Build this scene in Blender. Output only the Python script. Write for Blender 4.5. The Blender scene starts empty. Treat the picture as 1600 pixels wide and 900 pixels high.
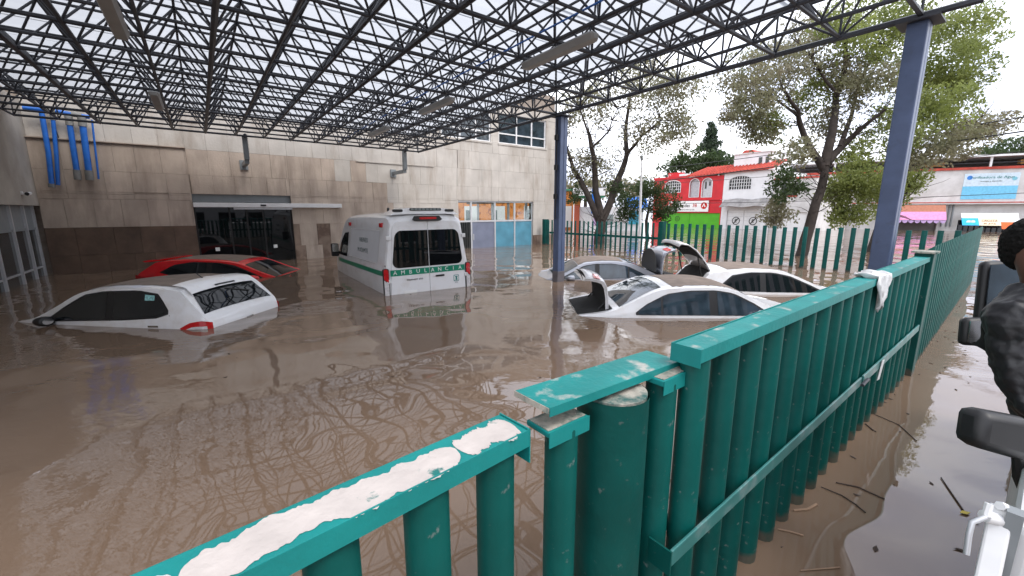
import bpy, bmesh, math, random
from mathutils import Vector, Matrix
random.seed(11)
R = math.radians
sc = bpy.context.scene
col = sc.collection

# ---------------------------------------------------------------- camera, sky, sun, exposure
CAM_H = 1.8
cam = bpy.data.cameras.new('camera'); camo = bpy.data.objects.new('camera', cam); col.objects.link(camo)
cam.sensor_width = 36; cam.lens = 36*640/1600; cam.clip_start = .05; cam.clip_end = 2000
camo.location = (0, 0, CAM_H); camo.rotation_euler = (R(90-10.62), 0, 0)
sc.camera = camo

SUN_EL, SUN_AZ = 56, 60          # azimuth measured from +X towards +Y is 90-az
w = bpy.data.worlds.new('World'); sc.world = w; w.use_nodes = True
nt = w.node_tree; nt.nodes.clear()
wo = nt.nodes.new('ShaderNodeOutputWorld'); bg = nt.nodes.new('ShaderNodeBackground')
sky = nt.nodes.new('ShaderNodeTexSky'); sky.sky_type = 'NISHITA'; sky.sun_disc = False
sky.sun_elevation = R(SUN_EL); sky.sun_rotation = R(130); sky.dust_density = 3; sky.air_density = 1.2
tc = nt.nodes.new('ShaderNodeTexCoord'); mp = nt.nodes.new('ShaderNodeMapping'); mp.inputs['Scale'].default_value = (1, 1, 2.6)
nz = nt.nodes.new('ShaderNodeTexNoise'); nz.inputs['Scale'].default_value = 2.1; nz.inputs['Detail'].default_value = 7; nz.inputs['Distortion'].default_value = .4
cr = nt.nodes.new('ShaderNodeValToRGB'); cr.color_ramp.elements[0].position = .36; cr.color_ramp.elements[1].position = .62
cr.color_ramp.elements[0].color = (4.8, 5.1, 6.3, 1); cr.color_ramp.elements[1].color = (8.8, 8.8, 8.9, 1)
mx = nt.nodes.new('ShaderNodeMix'); mx.data_type = 'RGBA'; mx.inputs[0].default_value = .86
nt.links.new(tc.outputs['Generated'], mp.inputs[0]); nt.links.new(mp.outputs[0], nz.inputs['Vector']); nt.links.new(nz.outputs[0], cr.inputs[0])
nt.links.new(sky.outputs[0], mx.inputs[6]); nt.links.new(cr.outputs[0], mx.inputs[7]); nt.links.new(mx.outputs[2], bg.inputs[0])
bg.inputs[1].default_value = .12; nt.links.new(bg.outputs[0], wo.inputs[0])

sun = bpy.data.lights.new('sun', 'SUN'); sun.energy = .6; sun.angle = R(18); sun.color = (1, .96, .9)
so = bpy.data.objects.new('sun', sun); col.objects.link(so)
sd = Vector((math.cos(R(SUN_EL))*math.cos(R(-40)), math.cos(R(SUN_EL))*math.sin(R(-40)), math.sin(R(SUN_EL))))
so.rotation_euler = sd.to_track_quat('Z', 'Y').to_euler()
sc.view_settings.view_transform = 'Standard'; sc.view_settings.look = 'None'; sc.view_settings.gamma = 1
sc.view_settings.exposure = 1.45
sc.cycles.max_bounces = 10; sc.cycles.transparent_max_bounces = 12

# ---------------------------------------------------------------- materials
def M(name, c, rough=.6, var=.12, scale=6, bump=0, bscale=40, metal=0, spec=.5, c2=None, f2=.5, s2=2.5, sharp=.08, rnd=0, coat=0, detail=6, stretch=None, mudline=0):
    """base colour with noise variation; c2 = second colour in blotches (worn paint, stains); rnd = per-object value change"""
    m = bpy.data.materials.new(name); m.use_nodes = True; t = m.node_tree; n = t.nodes
    p = n['Principled BSDF']; p.inputs['Roughness'].default_value = rough; p.inputs['Metallic'].default_value = metal
    p.inputs['Specular IOR Level'].default_value = spec
    if coat: p.inputs['Coat Weight'].default_value = coat; p.inputs['Coat Roughness'].default_value = .05
    tc = n.new('ShaderNodeTexCoord')
    nz = n.new('ShaderNodeTexNoise'); nz.inputs['Scale'].default_value = scale; nz.inputs['Detail'].default_value = detail
    t.links.new(tc.outputs['Object'], nz.inputs['Vector'])
    mx = n.new('ShaderNodeMix'); mx.data_type = 'RGBA'
    mx.inputs[6].default_value = tuple(x*(1-var) for x in c[:3])+(1,); mx.inputs[7].default_value = tuple(min(1, x*(1+var)) for x in c[:3])+(1,)
    mr = n.new('ShaderNodeMapRange'); mr.inputs[1].default_value = .3; mr.inputs[2].default_value = .7
    t.links.new(nz.outputs[0], mr.inputs[0]); t.links.new(mr.outputs[0], mx.inputs[0])
    out = mx.outputs[2]
    if c2:
        n2 = n.new('ShaderNodeTexNoise'); n2.inputs['Scale'].default_value = s2; n2.inputs['Detail'].default_value = 8; n2.inputs['Roughness'].default_value = .62
        if stretch:
            ms_ = n.new('ShaderNodeMapping'); ms_.inputs['Scale'].default_value = stretch; t.links.new(tc.outputs['Object'], ms_.inputs[0]); t.links.new(ms_.outputs[0], n2.inputs['Vector'])
        else: t.links.new(tc.outputs['Object'], n2.inputs['Vector'])
        m2 = n.new('ShaderNodeMapRange'); m2.inputs[1].default_value = f2-sharp; m2.inputs[2].default_value = f2+sharp
        t.links.new(n2.outputs[0], m2.inputs[0])
        x2 = n.new('ShaderNodeMix'); x2.data_type = 'RGBA'; t.links.new(m2.outputs[0], x2.inputs[0])
        t.links.new(out, x2.inputs[6]); x2.inputs[7].default_value = tuple(c2[:3])+(1,); out = x2.outputs[2]
    if mudline:     # dried mud left by the water just above its surface
        ge = n.new('ShaderNodeNewGeometry'); sx_ = n.new('ShaderNodeSeparateXYZ'); t.links.new(ge.outputs['Position'], sx_.inputs[0])
        n3 = n.new('ShaderNodeTexNoise'); n3.inputs['Scale'].default_value = 9; n3.inputs['Detail'].default_value = 6; t.links.new(ge.outputs['Position'], n3.inputs['Vector'])
        ad = n.new('ShaderNodeMath'); ad.operation = 'MULTIPLY_ADD'; t.links.new(n3.outputs[0], ad.inputs[0]); ad.inputs[1].default_value = -mudline*2; t.links.new(sx_.outputs['Z'], ad.inputs[2])
        m3 = n.new('ShaderNodeMapRange'); m3.inputs[1].default_value = -mudline*.2; m3.inputs[2].default_value = -mudline*.7; m3.inputs[3].default_value = 0; m3.inputs[4].default_value = .75; t.links.new(ad.outputs[0], m3.inputs[0])
        x3 = n.new('ShaderNodeMix'); x3.data_type = 'RGBA'; t.links.new(m3.outputs[0], x3.inputs[0]); t.links.new(out, x3.inputs[6]); x3.inputs[7].default_value = (.10, .075, .055, 1); out = x3.outputs[2]
    if rnd:
        oi = n.new('ShaderNodeObjectInfo'); h = n.new('ShaderNodeHueSaturation')
        r2 = n.new('ShaderNodeMapRange'); r2.inputs[3].default_value = 1-rnd; r2.inputs[4].default_value = 1+rnd
        t.links.new(oi.outputs['Random'], r2.inputs[0]); t.links.new(r2.outputs[0], h.inputs['Value']); t.links.new(out, h.inputs['Color']); out = h.outputs[0]
    t.links.new(out, p.inputs['Base Color'])
    if bump:
        nb = n.new('ShaderNodeTexNoise'); nb.inputs['Scale'].default_value = bscale; nb.inputs['Detail'].default_value = 5
        t.links.new(tc.outputs['Object'], nb.inputs['Vector'])
        b = n.new('ShaderNodeBump'); b.inputs['Strength'].default_value = bump; b.inputs['Distance'].default_value = .02
        t.links.new(nb.outputs[0], b.inputs['Height']); t.links.new(b.outputs[0], p.inputs['Normal'])
    return m

def glassmat(name, tint=(.8, .85, .85), rough=.01):
    m = bpy.data.materials.new(name); m.use_nodes = True; t = m.node_tree; n = t.nodes; n.clear()
    o = n.new('ShaderNodeOutputMaterial'); tr = n.new('ShaderNodeBsdfTransparent'); tr.inputs[0].default_value = tint+(1,)
    gl = n.new('ShaderNodeBsdfGlossy'); gl.inputs['Roughness'].default_value = rough
    fr = n.new('ShaderNodeFresnel'); fr.inputs[0].default_value = 1.5
    ms = n.new('ShaderNodeMixShader'); t.links.new(fr.outputs[0], ms.inputs[0]); t.links.new(tr.outputs[0], ms.inputs[1]); t.links.new(gl.outputs[0], ms.inputs[2])
    t.links.new(ms.outputs[0], o.inputs[0]); return m

MT = {}
MT['steel'] = M('dark_grey_steel', (.045, .048, .058), .5, .25, 3, spec=.4)
MT['column'] = M('blue_grey_paint', (.075, .105, .19), .45, .15, 4, c2=(.05, .06, .09), f2=.66, s2=3, bump=.1)
MT['column_dirty'] = M('mud_stained_blue_paint', (.12, .11, .12), .6, .2, 6)
MT['fence'] = M('sea_green_paint', (.0008, .066, .057), .5, .22, 3.5, spec=.22, c2=(.09, .13, .12), f2=.665, s2=26, sharp=.03, bump=.14, bscale=22, rnd=.14, mudline=.09)
MT['fence_rail'] = M('turquoise_rail_paint', (.002, .215, .205), .45, .2, 4, c2=(.42, .42, .38), f2=.63, s2=9, sharp=.06, bump=.15)  # brighter green than the slats, with pale blotches
MT['fence_worn'] = M('peeling_green_paint', (.002, .205, .195), .5, .15, 4, bump=.1)
MT['filler'] = M('bare_whitish_primer', (.50, .45, .42), .8, .1, 12, c2=(.01, .15, .135), f2=.66, s2=9, sharp=.03, bump=.2)
MT['chip'] = M('chipped_top_primer', (.36, .33, .28), .9, .25, 25, c2=(.03, .10, .09), f2=.56, s2=16, sharp=.1, bump=.3)
MT['bar'] = M('grey_green_bar_paint', (.03, .16, .15), .4, .2, 5, c2=(.2, .25, .25), f2=.6, s2=5)
MT['stone'] = M('tan_stone', (.46, .38, .315), .9, .12, 1.7, stretch=(2.2, 2.2, .45), bump=.25, bscale=18, c2=(.31, .25, .205), f2=.56, s2=1.0, sharp=.12, rnd=.035)
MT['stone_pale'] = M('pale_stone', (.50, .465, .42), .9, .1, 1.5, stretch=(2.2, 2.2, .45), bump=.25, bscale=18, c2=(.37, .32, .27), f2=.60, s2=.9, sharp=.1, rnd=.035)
MT['stone_brown'] = M('brown_wet_stone', (.15, .095, .065), .6, .3, 2.2, bump=.3, bscale=16, c2=(.075, .05, .036), f2=.52, s2=1.5, sharp=.2, rnd=.12)
MT['stone_mid'] = M('brown_patched_stone', (.26, .19, .145), .75, .2, 2.2, bump=.3, bscale=16, c2=(.14, .09, .065), f2=.55, s2=.8, sharp=.04, rnd=.2)
MT['joint'] = M('dark_mortar', (.30, .25, .21), .95, .2, 6)
MT['concrete'] = M('raw_concrete', (.40, .37, .325), .9, .15, 1.3, bump=.25, bscale=14, c2=(.29, .26, .225), f2=.60, s2=1.2, sharp=.18)
MT['white_metal'] = M('white_painted_metal', (.72, .72, .72), .4, .06, 3)
MT['grey_metal'] = M('grey_painted_metal', (.22, .24, .25), .5, .1, 4)
MT['alu'] = M('aluminium_frame', (.55, .56, .58), .35, .08, 5, metal=.3)
MT['dark_glass'] = M('black_tinted_glass', (.006, .007, .008), .02, 0, 1, spec=.6)
MT['door_glass'] = M('grey_door_glass', (.055, .06, .062), .06, .3, 1.2, spec=.6)
MT['clear_glass'] = glassmat('clear_glass')
MT['blue_film'] = M('blue_window_film', (.09, .27, .37), .25, .2, 2, spec=.5)
MT['grey_film'] = M('grey_blue_door_panel', (.17, .19, .26), .3, .15, 2)
MT['interior'] = M('dim_room', (.13, .12, .11), .9, .2, 2)
MT['pipe_blue'] = M('bright_blue_pipe_paint', (.015, .13, .5), .4, .15, 6)
MT['pipe_grey'] = M('grey_pipe', (.2, .2, .19), .6, .15, 6)
MT['black'] = M('black_plastic', (.012, .012, .013), .45, .2, 8)
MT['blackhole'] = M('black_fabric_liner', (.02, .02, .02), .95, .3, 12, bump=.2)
MT['rubber'] = M('black_rubber', (.018, .018, .018), .7, .2, 8)
MT['carwhite'] = M('white_car_paint', (.80, .80, .81), .25, .03, 2, coat=.6, c2=(.62, .57, .52), f2=.70, s2=3, sharp=.2)
MT['carred'] = M('red_car_paint', (.75, .012, .018), .25, .05, 2, coat=.7)
MT['cargrey'] = M('silver_grey_car_paint', (.34, .355, .40), .3, .06, 2, metal=.5, coat=.6)
MT['mud'] = M('dried_mud_film', (.19, .145, .115), .75, .2, 5, c2=(.13, .10, .08), f2=.6, s2=4, sharp=.1, bump=.1)
MT['carglass'] = M('tinted_car_glass', (.008, .010, .012), .025, .2, 3, spec=.7)
MT['carglass2'] = M('clear_car_glass', (.03, .045, .06), .025, .5, 4, spec=.75)
MT['lampred'] = M('red_lamp_lens', (.50, .008, .012), .12, .2, 20, coat=.5)
MT['lampwhite'] = M('clear_lamp_lens', (.62, .60, .60), .15, .2, 20, coat=.5)
MT['chrome'] = M('chrome', (.7, .7, .7), .15, .05, 4, metal=1)
MT['green_tape'] = M('green_vinyl_stripe', (.006, .22, .125), .35, .08, 4)
MT['white_vinyl'] = M('white_vinyl', (.82, .82, .8), .4, .03, 4)
MT['grey_vinyl'] = M('grey_vinyl_lettering', (.2, .24, .24), .5, .1, 10)
MT['teal_vinyl'] = M('teal_emblem_vinyl', (.03, .2, .19), .5, .1, 10)
MT['bark'] = M('dark_bark', (.038, .029, .024), .95, .35, 4, bump=.6, bscale=12)
def leafmat(name, a, b):
    m = M(name, a, .55, .3, 1.3, c2=b, f2=.5, s2=.8, sharp=.2); n = m.node_tree.nodes; t = m.node_tree
    p = n['Principled BSDF']; o = n['Material Output']; tr = n.new('ShaderNodeBsdfTranslucent')
    t.links.new(p.inputs['Base Color'].links[0].from_socket, tr.inputs[0]); ms = n.new('ShaderNodeMixShader'); ms.inputs[0].default_value = .5
    t.links.new(p.outputs[0], ms.inputs[1]); t.links.new(tr.outputs[0], ms.inputs[2]); t.links.new(ms.outputs[0], o.inputs[0]); return m
MT['leaf_lime'] = leafmat('lime_green_leaves', (.27, .31, .085), (.17, .21, .06))
MT['leaf_olive'] = leafmat('olive_brown_leaves', (.22, .235, .125), (.24, .205, .14))
MT['leaf_dark'] = leafmat('dark_green_leaves', (.035, .065, .022), (.06, .09, .03))
MT['leaf_conifer'] = leafmat('conifer_needles', (.03, .055, .03), (.045, .07, .035))
MT['wire'] = M('cable_black', (.02, .02, .022), .6, .1, 3)
MT['jacket'] = M('black_shiny_jacket', (.012, .012, .014), .42, .3, 5, bump=.5, bscale=9)
MT['skin'] = M('shaded_brown_skin', (.10, .046, .030), .55, .12, 6)  # skin tone darkened to carry the shade on the face
MT['hair'] = M('black_hair', (.006, .0055, .005), .75, .3, 30, bump=.6, bscale=45, spec=.15)
MT['cloth_white'] = M('dirty_white_cloth', (.66, .66, .66), .95, .12, 14, bump=.4, bscale=20)
MT['twig'] = M('twig', (.06, .04, .03), .9, .3, 10); MT['twig_pale'] = M('pale_stick', (.26, .17, .11), .9, .2, 10)

# translucent roof sheet
m = bpy.data.materials.new('translucent_roof_sheet'); m.use_nodes = True; t = m.node_tree; n = t.nodes; n.clear()
o_ = n.new('ShaderNodeOutputMaterial'); d_ = n.new('ShaderNodeBsdfDiffuse'); r_ = n.new('ShaderNodeBsdfTranslucent'); s_ = n.new('ShaderNodeMixShader')
d_.inputs[0].default_value = (.5, .52, .55, 1)
tcx = n.new('ShaderNodeTexCoord'); nn = n.new('ShaderNodeTexNoise'); nn.inputs['Scale'].default_value = .7; nn.inputs['Detail'].default_value = 6
rr = n.new('ShaderNodeValToRGB'); rr.color_ramp.elements[0].position = .3; rr.color_ramp.elements[1].position = .65
rr.color_ramp.elements[0].color = (.40, .415, .435, 1); rr.color_ramp.elements[1].color = (.43, .445, .465, 1)
t.links.new(tcx.outputs['Object'], nn.inputs['Vector']); t.links.new(nn.outputs[0], rr.inputs[0]); t.links.new(rr.outputs[0], r_.inputs[0])
s_.inputs[0].default_value = .85; t.links.new(d_.outputs[0], s_.inputs[1]); t.links.new(r_.outputs[0], s_.inputs[2]); t.links.new(s_.outputs[0], o_.inputs[0])
MT['sheet'] = m

# muddy water
m = bpy.data.materials.new('muddy_flood_water'); m.use_nodes = True; t = m.node_tree; n = t.nodes; p = n['Principled BSDF']
p.inputs['Roughness'].default_value = .015; p.inputs['IOR'].default_value = 1.39; p.inputs['Specular IOR Level'].default_value = .85
tcw = n.new('ShaderNodeTexCoord')
def wnoise(scale, det, dist, sx=1, sy=1, rot=0):
    mpn = n.new('ShaderNodeMapping'); mpn.inputs['Scale'].default_value = (sx, sy, 1); mpn.inputs['Rotation'].default_value = (0, 0, R(rot))
    q = n.new('ShaderNodeTexNoise'); q.inputs['Scale'].default_value = scale; q.inputs['Detail'].default_value = det; q.inputs['Distortion'].default_value = dist
    t.links.new(tcw.outputs['Object'], mpn.inputs[0]); t.links.new(mpn.outputs[0], q.inputs['Vector']); return q.outputs[0]
def wmath(op, a, b):
    q = n.new('ShaderNodeMath'); q.operation = op
    for i, x in enumerate((a, b)):
        if isinstance(x, (int, float)): q.inputs[i].default_value = x
        else: t.links.new(x, q.inputs[i])
    return q.outputs[0]
cw = n.new('ShaderNodeValToRGB'); cw.color_ramp.elements[0].position = .35; cw.color_ramp.elements[1].position = .7
cw.color_ramp.elements[0].color = (.160, .108, .074, 1); cw.color_ramp.elements[1].color = (.198, .138, .097, 1)
t.links.new(wnoise(.25, 5, .6), cw.inputs[0]); t.links.new(cw.outputs[0], p.inputs['Base Color'])
h = wmath('MULTIPLY', wnoise(.75, 0, .8), .042)
h = wmath('ADD', h, wmath('MULTIPLY', wnoise(2.0, 0, .6), .0055))
patch = n.new('ShaderNodeMapRange'); patch.inputs[1].default_value = .44; patch.inputs[2].default_value = .60; t.links.new(wnoise(.16, 2, 0), patch.inputs[0])
h = wmath('ADD', h, wmath('MULTIPLY', wmath('MULTIPLY', wnoise(5.5, 3, .5, 1, 1.8, 10), .0032), patch.outputs[0]))
bw = n.new('ShaderNodeBump'); bw.inputs['Strength'].default_value = 1; bw.inputs['Distance'].default_value = 1
t.links.new(h, bw.inputs['Height']); t.links.new(bw.outputs[0], p.inputs['Normal']); MT['water'] = m

# ---------------------------------------------------------------- geometry helpers
class MB:
    def __init__(s): s.v = []; s.f = []
    def add(s, vs, fs):
        k = len(s.v); s.v += [tuple(x) for x in vs]; s.f += [tuple(i+k for i in q) for q in fs]; return s
    def box(s, x0, x1, y0, y1, z0, z1, mat=None):
        vs = [Vector((x, y, z)) for x in (x0, x1) for y in (y0, y1) for z in (z0, z1)]
        if mat: vs = [mat @ q for q in vs]
        return s.add(vs, [(0, 1, 3, 2), (4, 6, 7, 5), (0, 4, 5, 1), (2, 3, 7, 6), (0, 2, 6, 4), (1, 5, 7, 3)])
    def path(s, pts, rad, n=6, cap=True, sq=1):
        pts = [Vector(q) for q in pts]; k = len(pts)
        if not isinstance(rad, (list, tuple)): rad = [rad]*k
        rows = []; prev = None
        for i in range(k):
            d = (pts[min(i+1, k-1)]-pts[max(i-1, 0)]).normalized()
            if prev is None:
                a = d.orthogonal().normalized() if abs(d.z) > .9 else d.cross(Vector((0, 0, 1))).normalized()
            else: a = (prev-d*prev.dot(d)).normalized()
            prev = a; b = d.cross(a)
            rows.append([pts[i]+(a*math.cos(2*math.pi*(j+.5)/n)+b*math.sin(2*math.pi*(j+.5)/n)*sq)*rad[i] for j in range(n)])
        base = len(s.v)
        for r_ in rows: s.v += [tuple(q) for q in r_]
        for i in range(k-1):
            for j in range(n):
                s.f.append((base+i*n+j, base+i*n+(j+1) % n, base+(i+1)*n+(j+1) % n, base+(i+1)*n+j))
        if cap: s.f.append(tuple(base+j for j in reversed(range(n)))); s.f.append(tuple(base+(k-1)*n+j for j in range(n)))
        return s
    def grid(s, rows, closed=False):
        base = len(s.v); m_ = len(rows[0])
        for r_ in rows: s.v += [tuple(q) for q in r_]
        for i in range(len(rows)-1):
            for j in range(m_ if closed else m_-1):
                s.f.append((base+i*m_+j, base+i*m_+(j+1) % m_, base+(i+1)*m_+(j+1) % m_, base+(i+1)*m_+j))
        return s
    def prism(s, poly, y0, y1):      # polygon in x,z extruded along y
        k = len(poly); vs = [(x, y0, z) for x, z in poly]+[(x, y1, z) for x, z in poly]
        fs = [tuple(range(k)), tuple(reversed(range(k, 2*k)))]+[(i, i+k, (i+1) % k+k, (i+1) % k) for i in range(k)]
        return s.add(vs, fs)
    def mesh(s, name, smooth=False, recalc=True):
        me = bpy.data.meshes.new(name); me.from_pydata(s.v, [], s.f)
        if recalc:
            bm = bmesh.new(); bm.from_mesh(me); bmesh.ops.recalc_face_normals(bm, faces=bm.faces); bm.to_mesh(me); bm.free()
        if smooth:
            me.polygons.foreach_set('use_smooth', [True]*len(me.polygons))
            try: me.set_sharp_from_angle(angle=R(smooth if smooth is not True else 40))
            except Exception: pass
        me.update(); return me
    def build(s, name, mt, parent=None, smooth=False, bevel=0, recalc=True):
        me = s.mesh(name, smooth, recalc); me.materials.append(MT[mt] if isinstance(mt, str) else mt)
        o = bpy.data.objects.new(name, me); col.objects.link(o)
        if parent: o.parent = parent
        if bevel:
            b = o.modifiers.new('bevel', 'BEVEL'); b.width = bevel; b.segments = 2; b.limit_method = 'ANGLE'
        return o
def tag(o, label, cat, group=None):
    o['label'] = label; o['category'] = cat
    if group: o['group'] = group
    return o
def thing(name, label, cat, loc=(0, 0, 0), rot=(0, 0, 0), group=None):
    o = bpy.data.objects.new(name, None); col.objects.link(o); o.location = loc; o.rotation_euler = rot; o.empty_display_size = .2
    return tag(o, label, cat, group)
def inst(me, name, parent, loc=(0, 0, 0), rot=(0, 0, 0), scale=(1, 1, 1)):
    o = bpy.data.objects.new(name, me); col.objects.link(o); o.parent = parent; o.location = loc; o.rotation_euler = rot; o.scale = scale; return o
def text(s, name, size, mt, parent, M4, depth=.002, align='CENTER', sx=1):
    c = bpy.data.curves.new(name, 'FONT'); c.body = s; c.size = size; c.align_x = align; c.align_y = 'CENTER'; c.extrude = depth; c.resolution_u = 2
    tmp = bpy.data.objects.new('tmp', c); col.objects.link(tmp)
    dg = bpy.context.evaluated_depsgraph_get(); dg.update()
    me = bpy.data.meshes.new_from_object(tmp.evaluated_get(dg)); bpy.data.objects.remove(tmp)
    me.transform(Matrix.Diagonal((sx, 1, 1, 1))); me.materials.clear(); me.materials.append(MT[mt] if isinstance(mt, str) else mt)
    o = bpy.data.objects.new(name, me); col.objects.link(o); o.parent = parent; o.matrix_local = M4; return o
ANG = math.atan2(.6, .8)
def W(a, b, z=0): return Vector((.8*a-.6*b, .6*a+.8*b, z))
def lerp(a, b, f): return a+(b-a)*f
def cat(pts, n):
    """Catmull-Rom through 2D points, n samples per span"""
    P = [Vector((*q, 0)) for q in pts]; P = [P[0]*2-P[1]]+P+[P[-1]*2-P[-2]]; out = []
    for i in range(1, len(P)-2):
        for k in range(n):
            u = k/n; a, b, c, d = P[i-1:i+3]
            q = .5*((2*b)+(c-a)*u+(2*a-5*b+4*c-d)*u*u+(3*b-a-3*c+d)*u**3); out.append((q.x, q.y))
    out.append(tuple(pts[-1])); return out
def interp(tab, x):
    if x <= tab[0][0]: return tab[0][1]
    for (a, b), (c, d) in zip(tab, tab[1:]):
        if x <= c: return b+(d-b)*(x-a)/(c-a)
    return tab[-1][1]

# ================================================================ SETTING
wt = MB().add([(-300, -300, 0), (300, -300, 0), (300, 300, 0), (-300, 300, 0)], [(0, 1, 2, 3)]).build('flood_water', 'water'); wt['kind'] = 'structure'
gd = MB().add([(-300, -300, -1.0), (300, -300, -1.0), (300, 300, -1.0), (-300, 300, -1.0)], [(0, 1, 2, 3)]).build('ground', 'concrete'); gd['kind'] = 'structure'

# ---------------------------------------------------------------- hospital building
WB = 17.3; WA0, WA1 = -3.55, 15.9; WTOP = 7.8
hosp = thing('hospital_building', 'stone clad hospital building with glass entrance and brown water-stained base', 'building', W(0, 0, 0), (0, 0, ANG))
OPEN = [(-.15, 2.75, -1, 2.36), (9.8, 14.4, -1, 2.3), (12.15, 15.25, 5.1, 6.5), (9.0, 11.7, 5.1, 6.5)]
def free_rects(x0, x1, z0, z1, holes):
    xs = sorted({x0, x1}|{h[i] for h in holes for i in (0, 1) if x0 < h[i] < x1}); zs = sorted({z0, z1}|{h[i] for h in holes for i in (2, 3) if z0 < h[i] < z1})
    for xa, xb in zip(xs, xs[1:]):
        for za, zb in zip(zs, zs[1:]):
            cx, cz = (xa+xb)/2, (za+zb)/2
            if not any(h[0] < cx < h[1] and h[2] < cz < h[3] for h in holes): yield xa, xb, za, zb
mb = MB()
for xa, xb, za, zb in free_rects(WA0-.4, WA1-.02, -1, WTOP, OPEN): mb.box(xa, xb, WB+.03, WB+.35, za, zb)
mb.box(WA1-.3, WA1-.02, WB+.35, WB+9, 2.3, WTOP); mb.box(WA0-.4, WA1-.3, WB+.35, WB+9, WTOP-.25, WTOP-.01); mb.box(WA0-.4, WA1-.3, WB+9, WB+9.3, 2.4, WTOP)
mb.box(4.4, 4.6, WB+.35, WB+9, -1, WTOP-.3); mb.box(4.6, WA1-.3, WB+.36, WB+9, 2.75, 2.9)
mb.box(-.6, -.45, WB+.35, WB+6, -1, 3); mb.box(-.45, 4.4, WB+4.5, WB+4.7, -1, 3); mb.box(-.45, 4.4, WB+.35, WB+4.5, 2.6, 2.75)
mb.build('wall', 'joint', hosp)
zr = [-.3, .52, 1.33, 2.15, 2.96, 3.77, 4.58, 5.4, 6.2, 7.0]
cnt = 0
for j in range(len(zr)-1):
    a = WA0
    while a < WA1-.05:
        wd = .6*random.choice((1, 1, 1, 1.0, 1.35, .8)); b2 = min(a+wd, WA1)
        if WA1-b2 < .3: b2 = WA1
        for xa, xb, za, zb in free_rects(a, b2, zr[j], zr[j+1], OPEN):
            if xb-xa < .03 or zb-za < .05: continue
            zc, ac = (za+zb)/2, (xa+xb)/2
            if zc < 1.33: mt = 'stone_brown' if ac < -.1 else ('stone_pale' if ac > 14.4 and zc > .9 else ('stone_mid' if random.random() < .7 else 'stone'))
            elif zc > 3.77 or ac > 6.6 or (ac > 4.6 and random.random() < .35): mt = 'stone_pale'  # right end paler: whitewash, and outside light put into the colour
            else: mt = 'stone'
            pr = random.uniform(0, .012) - (.012 if random.random() < .06 else 0)
            if ac < -.15 and zc < 3.77: pr += .10
            g_ = .0025
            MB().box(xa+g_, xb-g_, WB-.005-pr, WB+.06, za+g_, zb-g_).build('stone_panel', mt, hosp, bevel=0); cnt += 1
        a = b2
# ledge strip and stepped edges on the stone
MB().box(WA0, -.14, WB-.17, WB-.03, 3.772, 3.80).build('ledge', 'stone', hosp)
MB().box(5.2, 8.6, WB-.05, WB-.02, 3.74, 3.78).build('ledge', 'stone_pale', hosp)
# entrance
MB().box(-.15, 2.75, WB+.10, WB+.16, 2.1, 2.36).build('entrance_header', 'grey_metal', hosp)
ed = MB().box(-.15, 2.75, WB+.10, WB+.13, -.9, 2.1).build('entrance_glass', 'dark_glass', hosp)
for x in (-.15, .8, 1.3, 1.8, 2.70): MB().box(x, x+.05, WB+.07, WB+.095, -.9, 2.1).build('door_stile', 'black', ed)
MB().box(.3, .42, WB+.08, WB+.098, .45, .57).build('door_decal', 'white_vinyl', ed)
MB().box(2.05, 2.17, WB+.08, WB+.098, .47, .59).build('door_decal', 'white_vinyl', ed)
ob = MB().box(-.14, 4.5, WB-.16, WB-.014, 1.93, 2.08).build('door_operator_beam', 'white_metal', hosp, bevel=.01)
MB().box(.95, 2.75, WB-.12, WB-.03, 1.86, 1.926).build('door_track', 'alu', ob)
MB().box(1.75, 1.92, WB-.175, WB-.162, 1.98, 2.03).build('sensor', 'black', ob)
# corner glazing
fx = [9.8, 10.55, 11.95, 13.2, 14.4]
for i, x in enumerate(fx): MB().box(x-.04 if i else x, x+.04 if i < 4 else x, WB+.06, WB+.14, -.9, 2.3).build('mullion', 'alu', hosp)
for i in range(4):
    x0, x1 = fx[i]+.042, fx[i+1]-.042
    MB().box(x0, x1, WB+.065, WB+.135, 1.28, 1.36).build('transom', 'alu', hosp)
    MB().box(x0, x1, WB+.065, WB+.135, 2.23, 2.296).build('transom', 'alu', hosp)
    MB().box(x0, x1, WB+.09, WB+.10, 1.362, 2.228).build('pane', 'clear_glass', hosp)
    MB().box(x0, x1, WB+.09, WB+.10, -.9, 1.278).build('pane', ('dark_glass', 'grey_film', 'blue_film', 'blue_film')[i], hosp)
    if i == 1: MB().box(x0+.05, x0+.09, WB+.05, WB+.08, .4, .7).build('door_handle', 'alu', hosp)
for b_ in (WB+.4, WB+2.2, WB+4.0, WB+5.8, WB+7.6): MB().box(WA1-.25, WA1-.12, b_, b_+.1, -.9, 2.3).build('mullion', 'alu', hosp)
for x0, x1, lab in ((12.15, 15.25, 0), (9.0, 11.7, 0)):
    fr = MB()
    for x in [x0, x0+(x1-x0)*.36, x0+(x1-x0)*.68, x1-.07]: fr.box(x, x+.07, WB+.05, WB+.15, 5.1, 6.5)
    wf = fr.build('window_frame', 'white_metal', hosp)
    for z in (5.1, 5.55, 6.44): MB().box(x0+.071, x1-.071, WB+.06, WB+.14, z, z+.06).build('window_rail', 'white_metal', wf)
    MB().box(x0+.07, x1-.07, WB+.095, WB+.105, 5.16, 6.44).build('pane', 'carglass2', wf)
    MB().box(x0-.05, x1+.05, WB-.05, WB+.02, 5.02, 5.098).build('sill', 'stone_pale', wf)
# canopy wall brackets' plates, conduit, cables on facade
mb = MB(); mb.path([(-3.0, WB-.06, 4.55), (-2.9, WB-.05, 3.6), (-2.95, WB-.05, 2.6)], .012, 5); mb.build('cable', 'black', hosp)

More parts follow.
